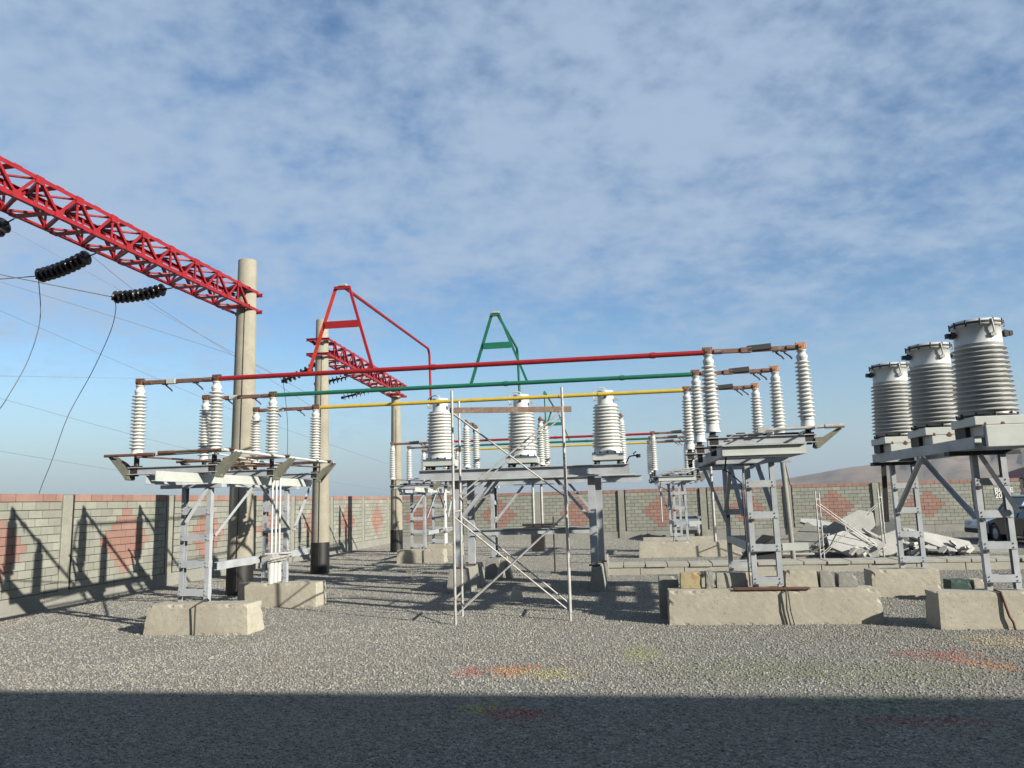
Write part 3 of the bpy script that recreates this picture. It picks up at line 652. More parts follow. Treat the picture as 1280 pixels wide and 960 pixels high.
# ------------------------------------------------------------------ transformers
def hoop(mb, c, r, z, rr=0.012, n=24):
    pts = [(c[0]+r*math.cos(2*math.pi*i/n), c[1]+r*math.sin(2*math.pi*i/n), z) for i in range(n+1)]
    mb.path(pts, rr, 6)
def transformer_mid(label):
    t = thing('current_transformer', label, 'transformer', group='middle transformer row')
    b = MB(); b.lathe(shed_profile(0.372, 0.318, 1.06, 13, 3.29, 0.315, 0.262, first=0.02), n=40); b.obj('porcelain_body', 'porcelain', t)
    b = MB(); b.lathe([(0.36, 3.16), (0.36, 3.18), (0.335, 3.20), (0.33, 3.29)], n=36); b.obj('foot_ring', 'white_steel', t)
    c = MB(); c.lathe([(0.205, 4.35), (0.196, 4.37), (0.196, 4.66), (0.19, 4.685), (0.10, 4.69)], n=32); co = c.obj('cap', 'white_steel', t)
    q = MB(); q.lathe([(0.035, 0), (0.035, 0.02), (0.02, 0.02), (0.02, 0.03)], (0.0, -0.21, 4.52), 12, (0, -1, 0)); q.obj('plug', 'dark', co)
    q = MB(); pts = [(-0.30+0.02*math.cos(a), -0.1, 4.5+0.0*a) for a in (0,)]
    pts = [(-0.27, -0.1, 4.48), (-0.31, -0.1, 4.56), (-0.29, -0.1, 4.66), (-0.23, -0.1, 4.73), (-0.12, -0.1, 4.76), (-0.02, -0.1, 4.74), (0.04, -0.1, 4.66)]
    q.path(pts, 0.014); q.obj('jumper_loop', 'white_steel', t)
    q = MB(); q.box((-0.30, -0.13, 4.44), (-0.213, -0.07, 4.50)); q.box((0.213, -0.13, 4.44), (0.30, -0.07, 4.50)); q.obj('terminal', 'galv', t)
    b = MB(); b.box((-0.37, -0.37, 3.0), (0.37, 0.37, 3.16)); b.obj('base_frame', 'cream_steel', t, 0.008)
    b = MB()
    for x in (-0.27, 0.27):
        for y in (-0.27, 0.27): b.lathe([(0.06, 2.905), (0.075, 2.93), (0.05, 2.95), (0.07, 2.998)], (x, y, 0), 12)
    b.obj('mounting_foot', 'dark', t)
    b = MB()
    for k in range(12):
        a = 2*math.pi*k/12; b.box((0.355*math.cos(a)-0.02, 0.355*math.sin(a)-0.02, 3.17), (0.355*math.cos(a)+0.015, 0.355*math.sin(a)+0.015, 3.205))
    b.obj('clamp_bolts', 'dark', t)
    return t
tm = transformer_mid('leftmost of the three white ribbed transformers on the middle stand, under the red drop pipe')
tm.location = (-4.46, 18.6, 0)
dup(tm, (-2.42, 18.6, 0), 0, 'centre one of the three ribbed transformers on the middle stand, under the green drop pipe')
t3 = dup(tm, (-0.36, 18.6, 0), 0, 'rightmost of the three ribbed transformers on the middle stand, beside the branching dark fitting')
q = MB(); q.path([(0.42, -0.2, 2.93), (0.46, -0.25, 3.0), (0.50, -0.25, 3.07), (0.62, -0.25, 3.09), (0.74, -0.25, 3.08)], 0.016); q.path([(0.62, -0.25, 3.09), (0.60, -0.25, 3.14), (0.66, -0.25, 3.18)], 0.014); q.path([(0.64, -0.25, 3.09), (0.70, -0.25, 3.03)], 0.014); q.box((0.66, -0.28, 3.04), (0.76, -0.22, 3.12))
q.obj('branch_fitting', 'dark', t3)

def transformer_right(label):
    t = thing('current_transformer', label, 'transformer', group='right transformer row')
    b = MB(); b.lathe(shed_profile(0.435, 0.375, 1.08, 14, 3.19, 0.37, 0.315), n=48); b.obj('porcelain_body', 'porcelain_grey', t)
    c = MB(); c.lathe([(0.335, 4.27), (0.325, 4.29), (0.325, 4.54), (0.36, 4.545), (0.36, 4.60), (0.34, 4.605), (0.34, 4.64), (0.1, 4.655)], n=40); co = c.obj('cap', 'white_steel', t)
    q = MB(); hoop(q, (0, 0), 0.352, 4.588, 0.020, 40)
    for k in range(12):
        a = 2*math.pi*(k+0.5)/12; q.tube((0.365*math.cos(a), 0.365*math.sin(a), 4.535), (0.365*math.cos(a), 0.365*math.sin(a), 4.635), 0.012, n=6)
    q.obj('clamp_ring', 'dark', co)
    q = MB(); q.path([(0.07, -0.36, 4.62), (0.08, -0.37, 4.50), (0.09, -0.36, 4.42), (0.04, -0.345, 4.38)], 0.014); q.box((0.04, -0.36, 4.36), (0.12, -0.32, 4.41)); q.obj('valve', 'galv', co)
    for sd in (-1, 1):
        q = MB(); q.tube((sd*0.32, -0.05, 4.44), (sd*0.46, -0.05, 4.44), 0.02, n=8); q.box((sd*0.38-0.03, -0.10, 4.39), (sd*0.38+0.03, 0, 4.48)); q.box((sd*0.45-0.025, -0.09, 4.40), (sd*0.45+0.025, -0.01, 4.47)); q.tube((sd*0.38, -0.05, 4.38), (sd*0.38, -0.05, 4.50), 0.012, n=6); q.obj('terminal', 'dark', t)
    q = MB(); hoop(q, (0, 0), 0.39, 3.170, 0.017, 32)
    for k in range(10):
        a = 2*math.pi*(k+0.3)/10; q.tube((0.40*math.cos(a), 0.40*math.sin(a), 3.152), (0.40*math.cos(a), 0.40*math.sin(a), 3.215), 0.014, n=6)
    q.obj('foot_ring', 'dark', t)
    b = MB(); b.box((-0.36, -0.42, 3.02), (0.62, 0.42, 3.15)); b.obj('top_tray', 'cream_steel', t, 0.01)
    b = MB(); b.box((-0.26, -0.415, 2.862), (0.60, 0.30, 3.018)); b.obj('terminal_box', 'cream_steel', t, 0.01)
    b = MB(); b.box((-0.33, 0.0, 2.862), (-0.262, 0.38, 3.018)); b.obj('side_void_shade', 'dark', t)  # solid dark box in place of the shaded gap under the tray
    b = MB(); b.lathe([(0.055, 0), (0.02, 0.006)], (0.02, -0.416, 3.03), 10, (0, -1, 0)); b.lathe([(0.04, 0), (0.01, 0.006)], (-0.22, -0.416, 3.04), 10, (0, -1, 0)); b.obj('rust_patch', 'rust', t)
    return t
tr = transformer_right('largest grey ribbed transformer at the right edge, nearest of its row of three')
tr.location = (5.50, 12.55, 0)
dup(tr, (5.48, 14.40, 0), 0, 'grey ribbed transformer in the middle of the right-hand row of three')
dup(tr, (5.45, 16.40, 0), 0, 'grey ribbed transformer at the far end of the right-hand row, smallest of the three')

t = thing('transformer_stand', 'grey ladder-legged steel stand under the right-hand row of three transformers', 'stand')
for X, sd in ((5.17, -1), (6.05, 1)):
    q = MB(); q.chan((X, 12.3, 2.775), (X, 17.1, 2.775), 0.17, 0.08, 0.012, (0, 0, 1), sd); q.obj('long_beam', 'steel', t)
for Y in (12.24, 17.12):
    q = MB(); q.chan((5.25, Y, 2.775), (6.0, Y, 2.775), 0.15, 0.07, 0.012, (0, 0, 1), -1); q.obj('cross_beam', 'steel', t)
q = MB(); q.box((5.27, 12.10, 2.695), (6.35, 12.165, 3.015)); q.obj('front_panel', 'cream_steel', t, 0.01)
for Y in (13.15, 16.95):
    q = MB(); q.box((5.1, Y-0.1, 2.62), (6.15, Y+0.1, 2.686)); q.obj('head_plate', 'dark', t)
    ladder(t, ((5.45, Y), (5.95, Y)), 0.55, 2.618, (2.2, 1.70, 1.22, 0.72))
for a, b_ in (((5.47, 15.2, 2.68), (5.47, 13.2, 1.62)), ((5.47, 15.3, 2.68), (5.47, 16.9, 1.65)), ((5.5, 13.0, 2.6), (5.95, 13.0, 1.7))):
    q = MB(); q.ang(a, b_, 0.07, 0.007, (0, 1, 1)); q.obj('brace', 'steel', t)
q = MB(); q.bar((5.0, 15.9, 2.6), (5.05, 16.2, 1.5), 0.09, 0.02, (0, 1, 0)); q.obj('hanging_plate', 'dark', t)
q = MB(); q.path([(5.5, 13.0, 0.56), (5.52, 12.84, 0.55), (5.58, 12.79, 0.2), (5.62, 12.78, 0.12), (5.64, 12.78, 0.0)], 0.018); q.obj('earthing_strap', 'rust', t)

t = thing('transformer_stand', 'wide grey steel stand on two posts each side under the three middle transformers', 'stand')
for Y, sd in ((18.25, -1), (19.0, 1)):
    q = MB(); q.chan((-4.92, Y, 2.785), (0.12, Y, 2.785), 0.23, 0.09, 0.014, (0, 0, 1), sd); q.obj('long_beam', 'steel', t)
for X in (-4.75, -4.1, -2.9, -1.95, -0.75, 0.0):
    q = MB(); q.bar((X, 18.27, 2.76), (X, 18.98, 2.76), 0.06, 0.12); q.obj('cross_beam', 'steel', t)
q = MB(); q.box((-4.6, 18.1, 2.63), (0.25, 18.5, 2.665)); q.obj('walkway_angle', 'cream_steel', t)
for (X, Y) in ((-4.0, 18.33), (-3.86, 19.2), (-0.78, 18.33), (-0.66, 19.4)):
    q = MB(); q.chan((X, Y, 0.6), (X, Y, 2.66), 0.17, 0.12, 0.012, (1, 0, 0), -1); q.obj('post', 'steel', t)
    q = MB(); q.box((X-0.13, Y-0.1, 0.575), (X+0.13, Y+0.14, 0.599)); q.obj('foot_plate', 'rust', t)
for Y in (18.3, 18.45):
    for (xa, xb) in ((-0.82, -1.62), (-3.92, -3.1)):
        q = MB(); q.ang((xa, Y, 1.70), (xb, Y, 2.65), 0.07, 0.008, (0, 1, 0)); q.obj('brace', 'steel', t)
q = MB(); q.ang((-3.86, 19.1, 1.7), (-3.05, 19.0, 2.65), 0.07, 0.008, (0, 1, 0)); q.obj('brace', 'steel', t)
q = MB(); q.chan((-3.84, 19.22, 1.35), (-0.7, 19.35, 1.35), 0.14, 0.07, 0.01, (0, 0, 1), -1); q.obj('tie_beam', 'steel', t)

# ------------------------------------------------------------------ bus pipes and A-frames
PIPEZ = 4.39
for i, (c, xe0, xe1) in enumerate((('red', -7.03, 1.41), ('green', -6.99, 1.42), ('yellow', -6.88, 1.42))):
    t = thing('busbar_pipe', 'long near %s pipe across the yard, %s' % (c, ('nearest of the three', 'between the red and yellow ones', 'crossing the middle transformer caps')[i]), 'pipe', (0, YP[i], PIPEZ-0.015), group='near coloured busbar pipes')
    if i == 0: first_pipe = t
    q = MB(); q.tube((xe0, 0, 0), (xe1, 0, 0), 0.042, n=16); q.obj('pipe', c, t)
    q = MB()
    for xx in (-3.1+0.9*i, 0.55-0.5*i): q.tube((xx-0.04, 0, 0), (xx+0.04, 0, 0), 0.051, n=16)
    q.obj('collar', c, t)
first_pipe['label'] = 'long red pipe across the yard at the near level, nearest and carrying the red A-frame'
for i, c in enumerate(('red', 'green', 'yellow')):
    t = thing('busbar_pipe', 'thin distant %s pipe across the yard, between the two far stands' % c, 'pipe', (0, YF[i], PIPEZ-0.09), group='far coloured busbar pipes')
    q = MB(); q.tube((-7.0, 0, 0), (1.08, 0, 0), 0.042, n=12); q.obj('pipe', c, t)
    q = MB(); q.tube((-2.4+i, 0, 0), (-2.3+i, 0, 0), 0.05, n=12); q.obj('collar', c, t)
def aframe(c, label, y0, xa, xb, xl, xr, za, zf, zbar, tail, mats):
    t = thing('jumper_frame', label, 'frame', (0, y0, 0), group='A-shaped jumper frames')
    q = MB(); q.bar((xa, 0, zf), (xl, 0, za), 0.012, 0.062, (1, 0, 0)); q.bar((xa, 0.025, zf), (xl, 0.025, za), 0.04, 0.012, (1, 0, 0)); q.obj('leg', mats[0], t)
    q = MB(); q.bar((xb, 0, zf), (xr, 0, za), 0.04, 0.045, (1, 0, 0)); q.obj('leg', mats[1], t)
    q = MB(); q.bar((xl-0.02, 0, za+0.005), (xr+0.02, 0, za+0.005), 0.07, 0.05); q.obj('apex_plate', mats[1], t)
    k = (zbar-zf)/(za-zf); q = MB(); q.bar((xa+(xl-xa)*k+0.03, -0.02, zbar), (xb+(xr-xb)*k-0.01, -0.02, zbar), 0.02, 0.125); q.obj('crossbar', mats[1], t)
    q = MB(); q.path([((xl+xr)/2+0.05, 0, za+0.0)]+tail, 0.031, 12); q.obj('drop_pipe', mats[1], t)
    q = MB(); q.box(((xl+xr)/2-0.06, -0.05, za+0.028), ((xl+xr)/2+0.08, 0.05, za+0.07)); q.obj('clamp', 'galv', t, 0.01)
    return t
aframe('red', 'tall red A-shaped frame on the near red pipe with a drop pipe bending down', YP[0], -5.30, -4.16, -4.83, -4.58, 5.86, 4.41, 5.21,
       [(-4.70, 5.9, 5.94), (-4.71, 6.03, 5.90), (-4.71, 6.1, 5.80), (-4.69, 6.12, 4.55)], ('red_orange', 'red'))
aframe('green', 'green A-shaped frame on the near green pipe dropping to the centre transformer', YP[1], -2.89, -1.78, -2.45, -2.30, 5.76, 4.40, 5.14,
       [(-2.46, 3.75, 5.82), (-2.47, 3.85, 5.78), (-2.47, 3.92, 5.68), (-2.45, 3.95, 4.55)], ('green', 'green'))
aframe('green', 'distant green A-shaped frame behind the centre transformer on the far green pipe', YF[1], -3.1, -2.0, -2.65, -2.45, 5.55, 4.31, 5.0,
       [(-2.33, -5.8, 5.45), (-2.3, -6.2, 5.35), (-2.28, -6.25, 5.2), (-2.27, -6.27, 4.4)], ('green', 'green'))

# ------------------------------------------------------------------ concrete poles and gantries
def pole(label, x, y, h, r0, r1, hb=0.98, cable=True):
    t = thing('concrete_pole', label, 'pole', (x, y, 0), group='round concrete gantry poles')
    q = MB(); q.lathe([(r0, hb), (r1+(r0-r1)*0.5, h*0.55), (r1, h-0.02), (r1-0.015, h), (r1*0.72, h), (r1*0.70, h-0.25)], n=32); o = q.obj('shaft', 'conc_pole', t)
    q = MB(); q.lathe([(r0+0.012, -0.05), (r0+0.008, hb)], n=32); q.obj('bitumen_base', 'bitumen', t)
    if cable:
        q = MB(); q.path([(r0*0.25+0.0, -r0-0.012, 0.0), (r0*0.25, -r0-0.010, 1.0), (r0*0.25, -(r0+r1)/2-0.004, h*0.55), (r0*0.25, -r1-0.006, h*0.86)], 0.009); q.obj('earthing_strap', 'dark', t)
    return t
pole('tall thick concrete pole at the left holding the end of the big red lattice beam', -9.63, 18.5, 8.62, 0.315, 0.235, 0.72)
pole('second concrete pole with black bitumen foot, left of the small distant lattice beam', -9.75, 23.95, 8.28, 0.285, 0.20)
pole('thin distant concrete pole under the far end of the small lattice beam', -10.25, 34.0, 7.45, 0.27, 0.20)
pole('concrete pole holding the near end of the big red lattice beam beyond the left edge', -10.05, 8.0, 8.5, 0.315, 0.235)

def gantry(label, p, q_, z0, z1, npan, hw=0.36):
    """lattice beam from p to q_ (xy), chords at z0 and z1, half width hw"""
    p, q_ = V((*p, 0)), V((*q_, 0)); L = (q_-p).length; ang = math.atan2(q_.y-p.y, q_.x-p.x)
    t = thing('lattice_beam', label, 'beam', (p.x, p.y, 0), ang, group='red lattice gantry beams')
    E0, E1 = -0.30, L+0.20
    for z, zs in ((z0, 1), (z1, -1)):
        for y, ys in ((-hw, 1), (hw, -1)):
            m = MB(); a = 0.075
            pr = [(0, 0), (zs*a, 0), (zs*a, ys*0.009), (zs*0.009, ys*0.009), (zs*0.009, ys*a), (0, ys*a)]
            m.add([(E0, y+b_, z+a_) for a_, b_ in pr]+[(E1, y+b_, z+a_) for a_, b_ in pr], [(i, (i+1) % 6, 6+(i+1) % 6, 6+i) for i in range(6)]+[(5, 4, 3, 2, 1, 0), (6, 7, 8, 9, 10, 11)])
            m.obj('chord', 'red', t)
    s = (L-0.7)/npan; h = z1-z0
    def L_bar(a, b_, wd, xd):
        m = MB(); m.ang(a, b_, wd, 0.007, xd); return m.mesh('lacing_bar', 'red')
    side_up = L_bar((0, 0, 0.03), (s, 0, h-0.03), 0.055, (0, 1, 0)); side_dn = L_bar((0, 0, h-0.03), (s, 0, 0.03), 0.055, (0, 1, 0)); vert = L_bar((0, 0, 0.02), (0, 0, h-0.02), 0.055, (0, 1, 0))
    flat_a = L_bar((0, -hw+0.02, 0), (s, hw-0.02, 0), 0.055, (0, 0, 1)); flat_b = L_bar((0, hw-0.02, 0), (s, -hw+0.02, 0), 0.045, (0, 0, 1))
    plate = MB().box((-0.085, -hw, 0), (0.085, hw, 0.010)).mesh('batten_plate', 'red')
    gus = MB().box((-0.09, -0.004, -0.07), (0.09, 0.004, 0.07)).mesh('gusset', 'red')
    for k in range(npan):
        x = 0.35+k*s
        for y, o in ((-hw+0.012, 0), (hw-0.06, 1)):
            inst(side_up if (k+o) % 2 else side_dn, 'lacing_bar', t, (x, y, z0))
            if k % 2 == o: inst(vert, 'lacing_bar', t, (x+s*(0.0 if o == 0 else 1), y, z0))
        for z, o in ((z0+0.014, 0), (z1-0.062, 1)):
            inst(flat_a if (k+o) % 2 else flat_b, 'lacing_bar', t, (x, 0, z))
        if k % 2 == 0:
            inst(plate, 'batten_plate', t, (x+s/2, 0, z0-0.012)); inst(plate, 'batten_plate', t, (x+s, 0, z1+0.002))
        inst(gus, 'gusset', t, (x, -hw-0.008, z0+0.06 if k % 2 else z1-0.06))
    for E in (0, L):
        for z in (z0-0.0, z1-0.09):
            for sx_ in (-0.31, 0.31):
                m = MB(); m.chan((E+sx_, -hw-0.03, z+0.04), (E+sx_, hw+0.03, z+0.04), 0.09, 0.05, 0.008, (0, 0, 1), 1 if sx_ < 0 else -1); m.obj('clamp_channel', 'red', t)
            m = MB()
            for yy in (-hw+0.04, hw-0.04): m.tube((E-0.34, yy, z+0.04), (E+0.38, yy, z+0.04), 0.012, n=6)
            m.obj('clamp_bolt', 'red', t)
    return t
gantry('big red lattice beam coming in high from the left edge to the tall concrete pole', (-10.05, 8.0), (-9.74, 18.5), 7.24, 7.79, 21)
gantry('small distant red lattice beam between the second and third concrete poles', (-9.78, 23.95), (-10.2, 34.0), 7.02, 7.60, 18)

# insulator strings, wires
def string(label, a, b_, n=9, rad=0.135, group='black insulator strings', cat='insulator string', thick=True):
    a, b_ = V(a), V(b_); t = thing('insulator_string', label, cat, a, group=group); d = b_-a; L = d.length; u = d.normalized()
    m = MB(); m.tube((0, 0, 0), u*(L*0.12), 0.014, n=6); m.box(tuple(u*(L*0.12)-V((0.03, 0.03, 0.03))), tuple(u*(L*0.12)+V((0.03, 0.03, 0.03)))); m.tube(u*(L*0.10), u*L, 0.02, n=6)
    m.obj('hanger_link', 'dark', t)
    s = L*0.87/n
    prof = [(0.03, 0), (0.045, s*0.15), (0.05, s*0.35), (rad*0.6, s*0.38), (rad*0.94, s*0.52), (rad, s*0.60), (rad*0.97, s*0.66), (rad*0.5, s*0.60), (0.055, s*0.66), (0.04, s*0.98)] if thick else [(0.03, 0), (0.045, s*0.2), (0.045, s*0.42), (rad, s*0.55), (rad*0.96, s*0.64), (0.04, s*0.68), (0.02, s*0.98)]
    me = MB().lathe(prof, n=20, axis=u).mesh('disc', 'black_porcelain')
    for k in range(n):
        sag = -0.10*math.sin(math.pi*(k+0.5)/n)*L*0.35
        inst(me, 'disc', t, u*(L*0.12+k*s)+V((0, 0, sag*0.8)))
    m = MB(); m.box(tuple(d-V((0.05, 0.03, 0.07))), tuple(d+V((0.05, 0.03, 0.04)))); m.obj('line_clamp', 'dark', t)
    return a+d
def wire(label, pts, r=0.010, sag=0.0, mat='wire', group='overhead wires and jumpers', n=18):
    P = [V(p) for p in pts]
    if len(P) == 2:
        a, b_ = P; P = [a.lerp(b_, i/n)-V((0, 0, sag*4*(i/n)*(1-i/n))) for i in range(n+1)]
    else:    # Catmull-Rom
        Q = []; PP = [P[0]]+P+[P[-1]]
        for i in range(len(P)-1):
            p0, p1, p2, p3 = PP[i:i+4]
            for k in range(6):
                t_ = k/6; Q.append(0.5*((2*p1)+(p2-p0)*t_+(2*p0-5*p1+4*p2-p3)*t_*t_+(3*p1-p0-3*p2+p3)*t_**3))
        P = Q+[P[-1]]
    m = MB(); m.path(P, r, 6); o = m.obj('wire', mat); tag(o, label, 'wire', group); return o
Sg = [((-10.32, 11.45, 7.22), (-11.8, 11.75, 6.80), 'black insulator string at the left edge, cut by the frame'),
      ((-10.22, 13.42, 7.22), (-11.7, 13.72, 6.95), 'black insulator string hanging left of the big beam, sloping down'),
      ((-10.18, 16.0, 7.22), (-11.7, 16.08, 7.12), 'black insulator string hanging nearly level, nearest the tall pole')]
for a, b_, lb in Sg: string(lb, a, b_, 10, 0.152)
for a, b_, lb in (((-10.0, 24.6, 7.0), (-11.45, 24.7, 6.42), 'small distant insulator string left of the second pole, under the red pipe'), ((-10.05, 27.6, 7.0), (-11.4, 27.4, 6.72), 'small distant insulator string right of the second pole, upper of two'), ((-10.1, 30.9, 7.0), (-11.5, 30.5, 6.6), 'small distant insulator string right of the second pole, lower of two')):
    string(lb, a, b_, 8, 0.14, thick=False)
wire('overhead wire leaving the sloping black insulator string to the left', [(-11.7, 13.72, 6.95), (-60, 11.5, 9.0)], 0.011, 0.8)
wire('overhead wire leaving the level black insulator string, rising to the left', [(-11.7, 16.08, 7.12), (-60, 15.6, 21.5)], 0.011, 0.6)
wire('overhead wire leaving the cut insulator string at the left edge', [(-11.8, 11.75, 6.80), (-60, 9.0, 11)], 0.011, 0.6)
wire('curved jumper wire hanging from the sloping black insulator string', [(-11.7, 13.72, 6.87), (-11.86, 14.02, 6.1), (-12.22, 14.19, 5.3), (-12.58, 14.14, 4.55), (-12.94, 14.25, 4.2), (-13.6, 14.4, 3.6)], 0.009)
wire('long curved jumper wire hanging from the level black insulator string to the wall top', [(-11.7, 16.08, 7.05), (-11.8, 16.3, 6.9), (-12.4, 16.97, 6.52), (-13.3, 17.58, 5.66), (-14.2, 17.96, 4.61), (-15.1, 18.6, 3.53), (-16.0, 19.27, 2.6), (-17, 20, 1.0)], 0.009)
wire('thin jumper wire hanging below the small distant insulator strings', [(-11.45, 24.7, 6.4), (-11.35, 24.75, 5.6), (-11.3, 24.8, 4.8), (-11.35, 24.9, 3.6), (-11.5, 25, 2.9)], 0.009)
wire('thin jumper wire hanging right of the second pole', [(-11.4, 27.4, 6.7), (-11.35, 27.5, 5.6), (-11.3, 27.5, 4.7), (-11.4, 27.6, 3.6), (-11.6, 27.7, 3.0)], 0.009)
wire('thin dark overhead wire slanting down to the small distant lattice beam', [(-22.03, 22.00, 10.41), (-22.02, 24.00, 10.48), (-14.92, 27.00, 8.06), (-13.04, 28.00, 7.09)], 0.008)
wire('long overhead wire slanting down across the left of the sky behind the first pole', [(-23.96, 24.00, 10.31), (-23.76, 26.00, 10.01), (-22.56, 30.00, 9.05), (-20.69, 36.00, 7.61), (-19.51, 42.00, 6.68), (-18.16, 50.00, 5.71), (-17.58, 56.00, 5.14)], 0.008)
wire('nearly level overhead wire meeting the top of the leftmost insulator', [(-29.58, 30.00, 8.39), (-27.17, 30.00, 8.23), (-23.13, 34.00, 8.53), (-21.10, 40.00, 9.18)], 0.008)
wire('overhead wire running down behind the left stand towards the wall top', [(-25.59, 26.00, 7.07), (-25.28, 28.00, 6.88), (-24.61, 33.00, 6.23), (-23.99, 40.00, 5.47), (-22.76, 55.00, 4.14), (-21.52, 70.00, 3.43)], 0.008)
wire('lowest overhead wire at the left just above the wall', [(-27.35, 28.00, 5.18), (-26.89, 30.00, 4.89), (-26.30, 38.00, 4.23), (-24.07, 46.00, 3.32)], 0.008)
wire('faint highest overhead wire passing behind the red lattice beam', [(-18.35, 20.00, 10.82), (-16.99, 22.00, 9.88), (-14.06, 26.00, 7.82), (-12.28, 30.00, 6.46)], 0.008)
wire('faint steep overhead wire starting behind the red lattice beam', [(-16.31, 20.00, 10.48), (-16.32, 24.00, 9.51), (-15.31, 28.00, 8.27), (-13.09, 32.00, 6.22)], 0.008)

# ------------------------------------------------------------------ concrete foundation blocks
rb = random.Random(3)
def block(label, x0, x1, y0, y1, h, mat='conc', taper=0.02, name='concrete_block', group='precast foundation blocks', z0=-0.02, rz=0.0, seed=0, rough=0.004):
    rn = random.Random(seed+int(x0*10)+int(y0*7)); me_n = max(4, int((x1-x0)/0.075)); mn = max(3, int((y1-y0)/0.09)); kn = max(3, int(h/0.07))
    b = bmesh.new(); cx_, cy_ = (x0+x1)/2, (y0+y1)/2; hx, hy = (x1-x0)/2, (y1-y0)/2
    bmesh.ops.create_cube(b, size=2.0)
    bmesh.ops.bevel(b, geom=list(b.edges), offset=0.06, segments=1, affect='EDGES', clamp_overlap=True) if False else None
    bmesh.ops.subdivide_edges(b, edges=[e for e in b.edges if abs(e.verts[0].co.x-e.verts[1].co.x) > 1], cuts=me_n, use_grid_fill=True)
    bmesh.ops.subdivide_edges(b, edges=[e for e in b.edges if abs(e.verts[0].co.y-e.verts[1].co.y) > 1], cuts=mn, use_grid_fill=True)
    bmesh.ops.subdivide_edges(b, edges=[e for e in b.edges if abs(e.verts[0].co.z-e.verts[1].co.z) > 1], cuts=kn, use_grid_fill=True)
    for v in b.verts:
        k = (v.co.z+1)/2; ex = sum(abs(c_) > 0.999 for c_ in v.co)
        chip = rn.uniform(0.0, 0.007) if ex >= 2 else 0.0
        if ex >= 2 and rn.random() < 0.10: chip += 0.016
        sx_ = hx-taper*k-chip/1.0; sy_ = hy-taper*k-chip
        v.co = V((v.co.x*sx_+rn.uniform(-1, 1)*rough*0.3, v.co.y*sy_+rn.uniform(-1, 1)*rough*0.3, (k*h)-(chip if k > 0.99 else 0)+rn.uniform(-1, 1)*rough*0.3))
    me = bpy.data.meshes.new(name); b.to_mesh(me); b.free(); me.materials.append(M[mat])
    o = bpy.data.objects.new(name, me); COL.objects.link(o); o.location = (cx_, cy_, z0); o.rotation_euler = (0, 0, rz)
    return tag(o, label, 'block', group)
block('wide beige block under the front ladder of the near left stand', -8.32, -6.40, 12.62, 13.25, 0.52, taper=0.05)
block('beige block under the back ladder of the near left stand, beside the pole foot', -8.40, -6.60, 16.02, 16.62, 0.52)
block('longest beige block, pitted, under the front ladder of the near right stand', 0.62, 4.0, 13.40, 13.98, 0.57)
block('beige block behind the loose small ones, under the back ladder of the near right stand', 1.2, 3.6, 16.3, 16.9, 0.57)
block('shaded block at the right edge under the front legs of the transformer stand', 4.62, 7.2, 12.83, 13.42, 0.56)
block('beige block under the back legs of the right-hand transformer stand', 4.80, 6.12, 16.70, 17.25, 0.55)
block('narrow block running away from view under the left posts of the middle stand', -4.28, -3.72, 18.15, 20.4, 0.58, taper=0.07, mat='conc_grey')
block('narrow block seen end-on under the right posts of the middle stand', -0.92, -0.55, 18.1, 20.3, 0.58, taper=0.07, mat='conc_grey')
block('distant beige block under the front ladder of the far left stand', -8.25, -6.5, 27.35, 27.95, 0.50)
block('distant beige block under the back ladder of the far left stand', -8.25, -6.6, 30.8, 31.4, 0.50)
block('distant wide beige block under the front ladder of the far right stand', 0.38, 3.9, 28.0, 28.6, 0.56)
block('distant block under the back ladder of the far right stand', 0.6, 3.4, 31.1, 31.7, 0.56)
block('grey block under the left ladder of the stand behind the middle transformers', -3.98, -3.55, 21.6, 22.9, 0.55, mat='conc_grey')
block('grey block under the right ladder of the stand behind the middle transformers', -0.95, -0.55, 21.6, 22.9, 0.55, mat='conc_grey')
G2 = 'loose small blocks'
block('small cream and orange paint-smeared block on the long beige block', 0.86, 1.22, 13.72, 13.96, 0.26, 'paint_block', 0.01, 'small_block', G2, 0.555)
block('dark grey cube standing on the gravel behind the left end of the long block', 0.50, 0.86, 14.1, 14.5, 0.74, 'conc_grey', 0.01, 'small_block', G2)
block('thin dark slab on edge beside the paint-smeared block', 1.28, 1.42, 13.66, 13.97, 0.28, 'conc_grey', 0.01, 'small_block', G2, 0.55)
block('whitish small block left of the ladder foot on the long block', 1.46, 1.98, 13.73, 13.97, 0.25, 'conc_trench', 0.01, 'small_block', G2, 0.555)
block('wide beige small block right of the ladder foot on the long block', 2.58, 3.10, 13.70, 13.96, 0.27, 'conc', 0.01, 'small_block', G2, 0.555)
block('narrow brown-grey small block next to the wide one on the long block', 3.13, 3.36, 13.68, 13.95, 0.24, 'conc_grey', 0.01, 'small_block', G2, 0.555)
block('brownish cube-like block at the right end of the row on the long block', 3.42, 3.72, 13.68, 13.95, 0.21, 'conc_grey', 0.01, 'small_block', G2, 0.555)
block('dark green painted block lying between the two right-hand foundation blocks', 5.98, 6.36, 15.9, 16.3, 0.42, 'green_block', 0.01, 'small_block', G2)
block('beige small block beside the dark green painted block', 6.39, 6.62, 15.9, 16.3, 0.42, 'conc', 0.01, 'small_block', G2)
block('small pyramid-like concrete piece lying on the gravel behind the scaffold', -2.58, -2.26, 16.7, 16.98, 0.30, 'conc', 0.09, 'small_block', G2, rz=0.3)
for k, (x, y, rz_, tl, lb) in enumerate(((-3.62, 21.2, 0.2, 0.25, 'leaning whitish concrete post stub left of its twin behind the middle stand'), (-3.32, 21.3, -0.1, -0.2, 'leaning whitish concrete post stub right of its twin behind the middle stand'))):
    o = block(lb, x, x+0.17, y, y+0.17, 0.62, 'conc', 0.01, 'post_stub', G2, rz=rz_); o.rotation_euler = (0.1, tl, rz_)
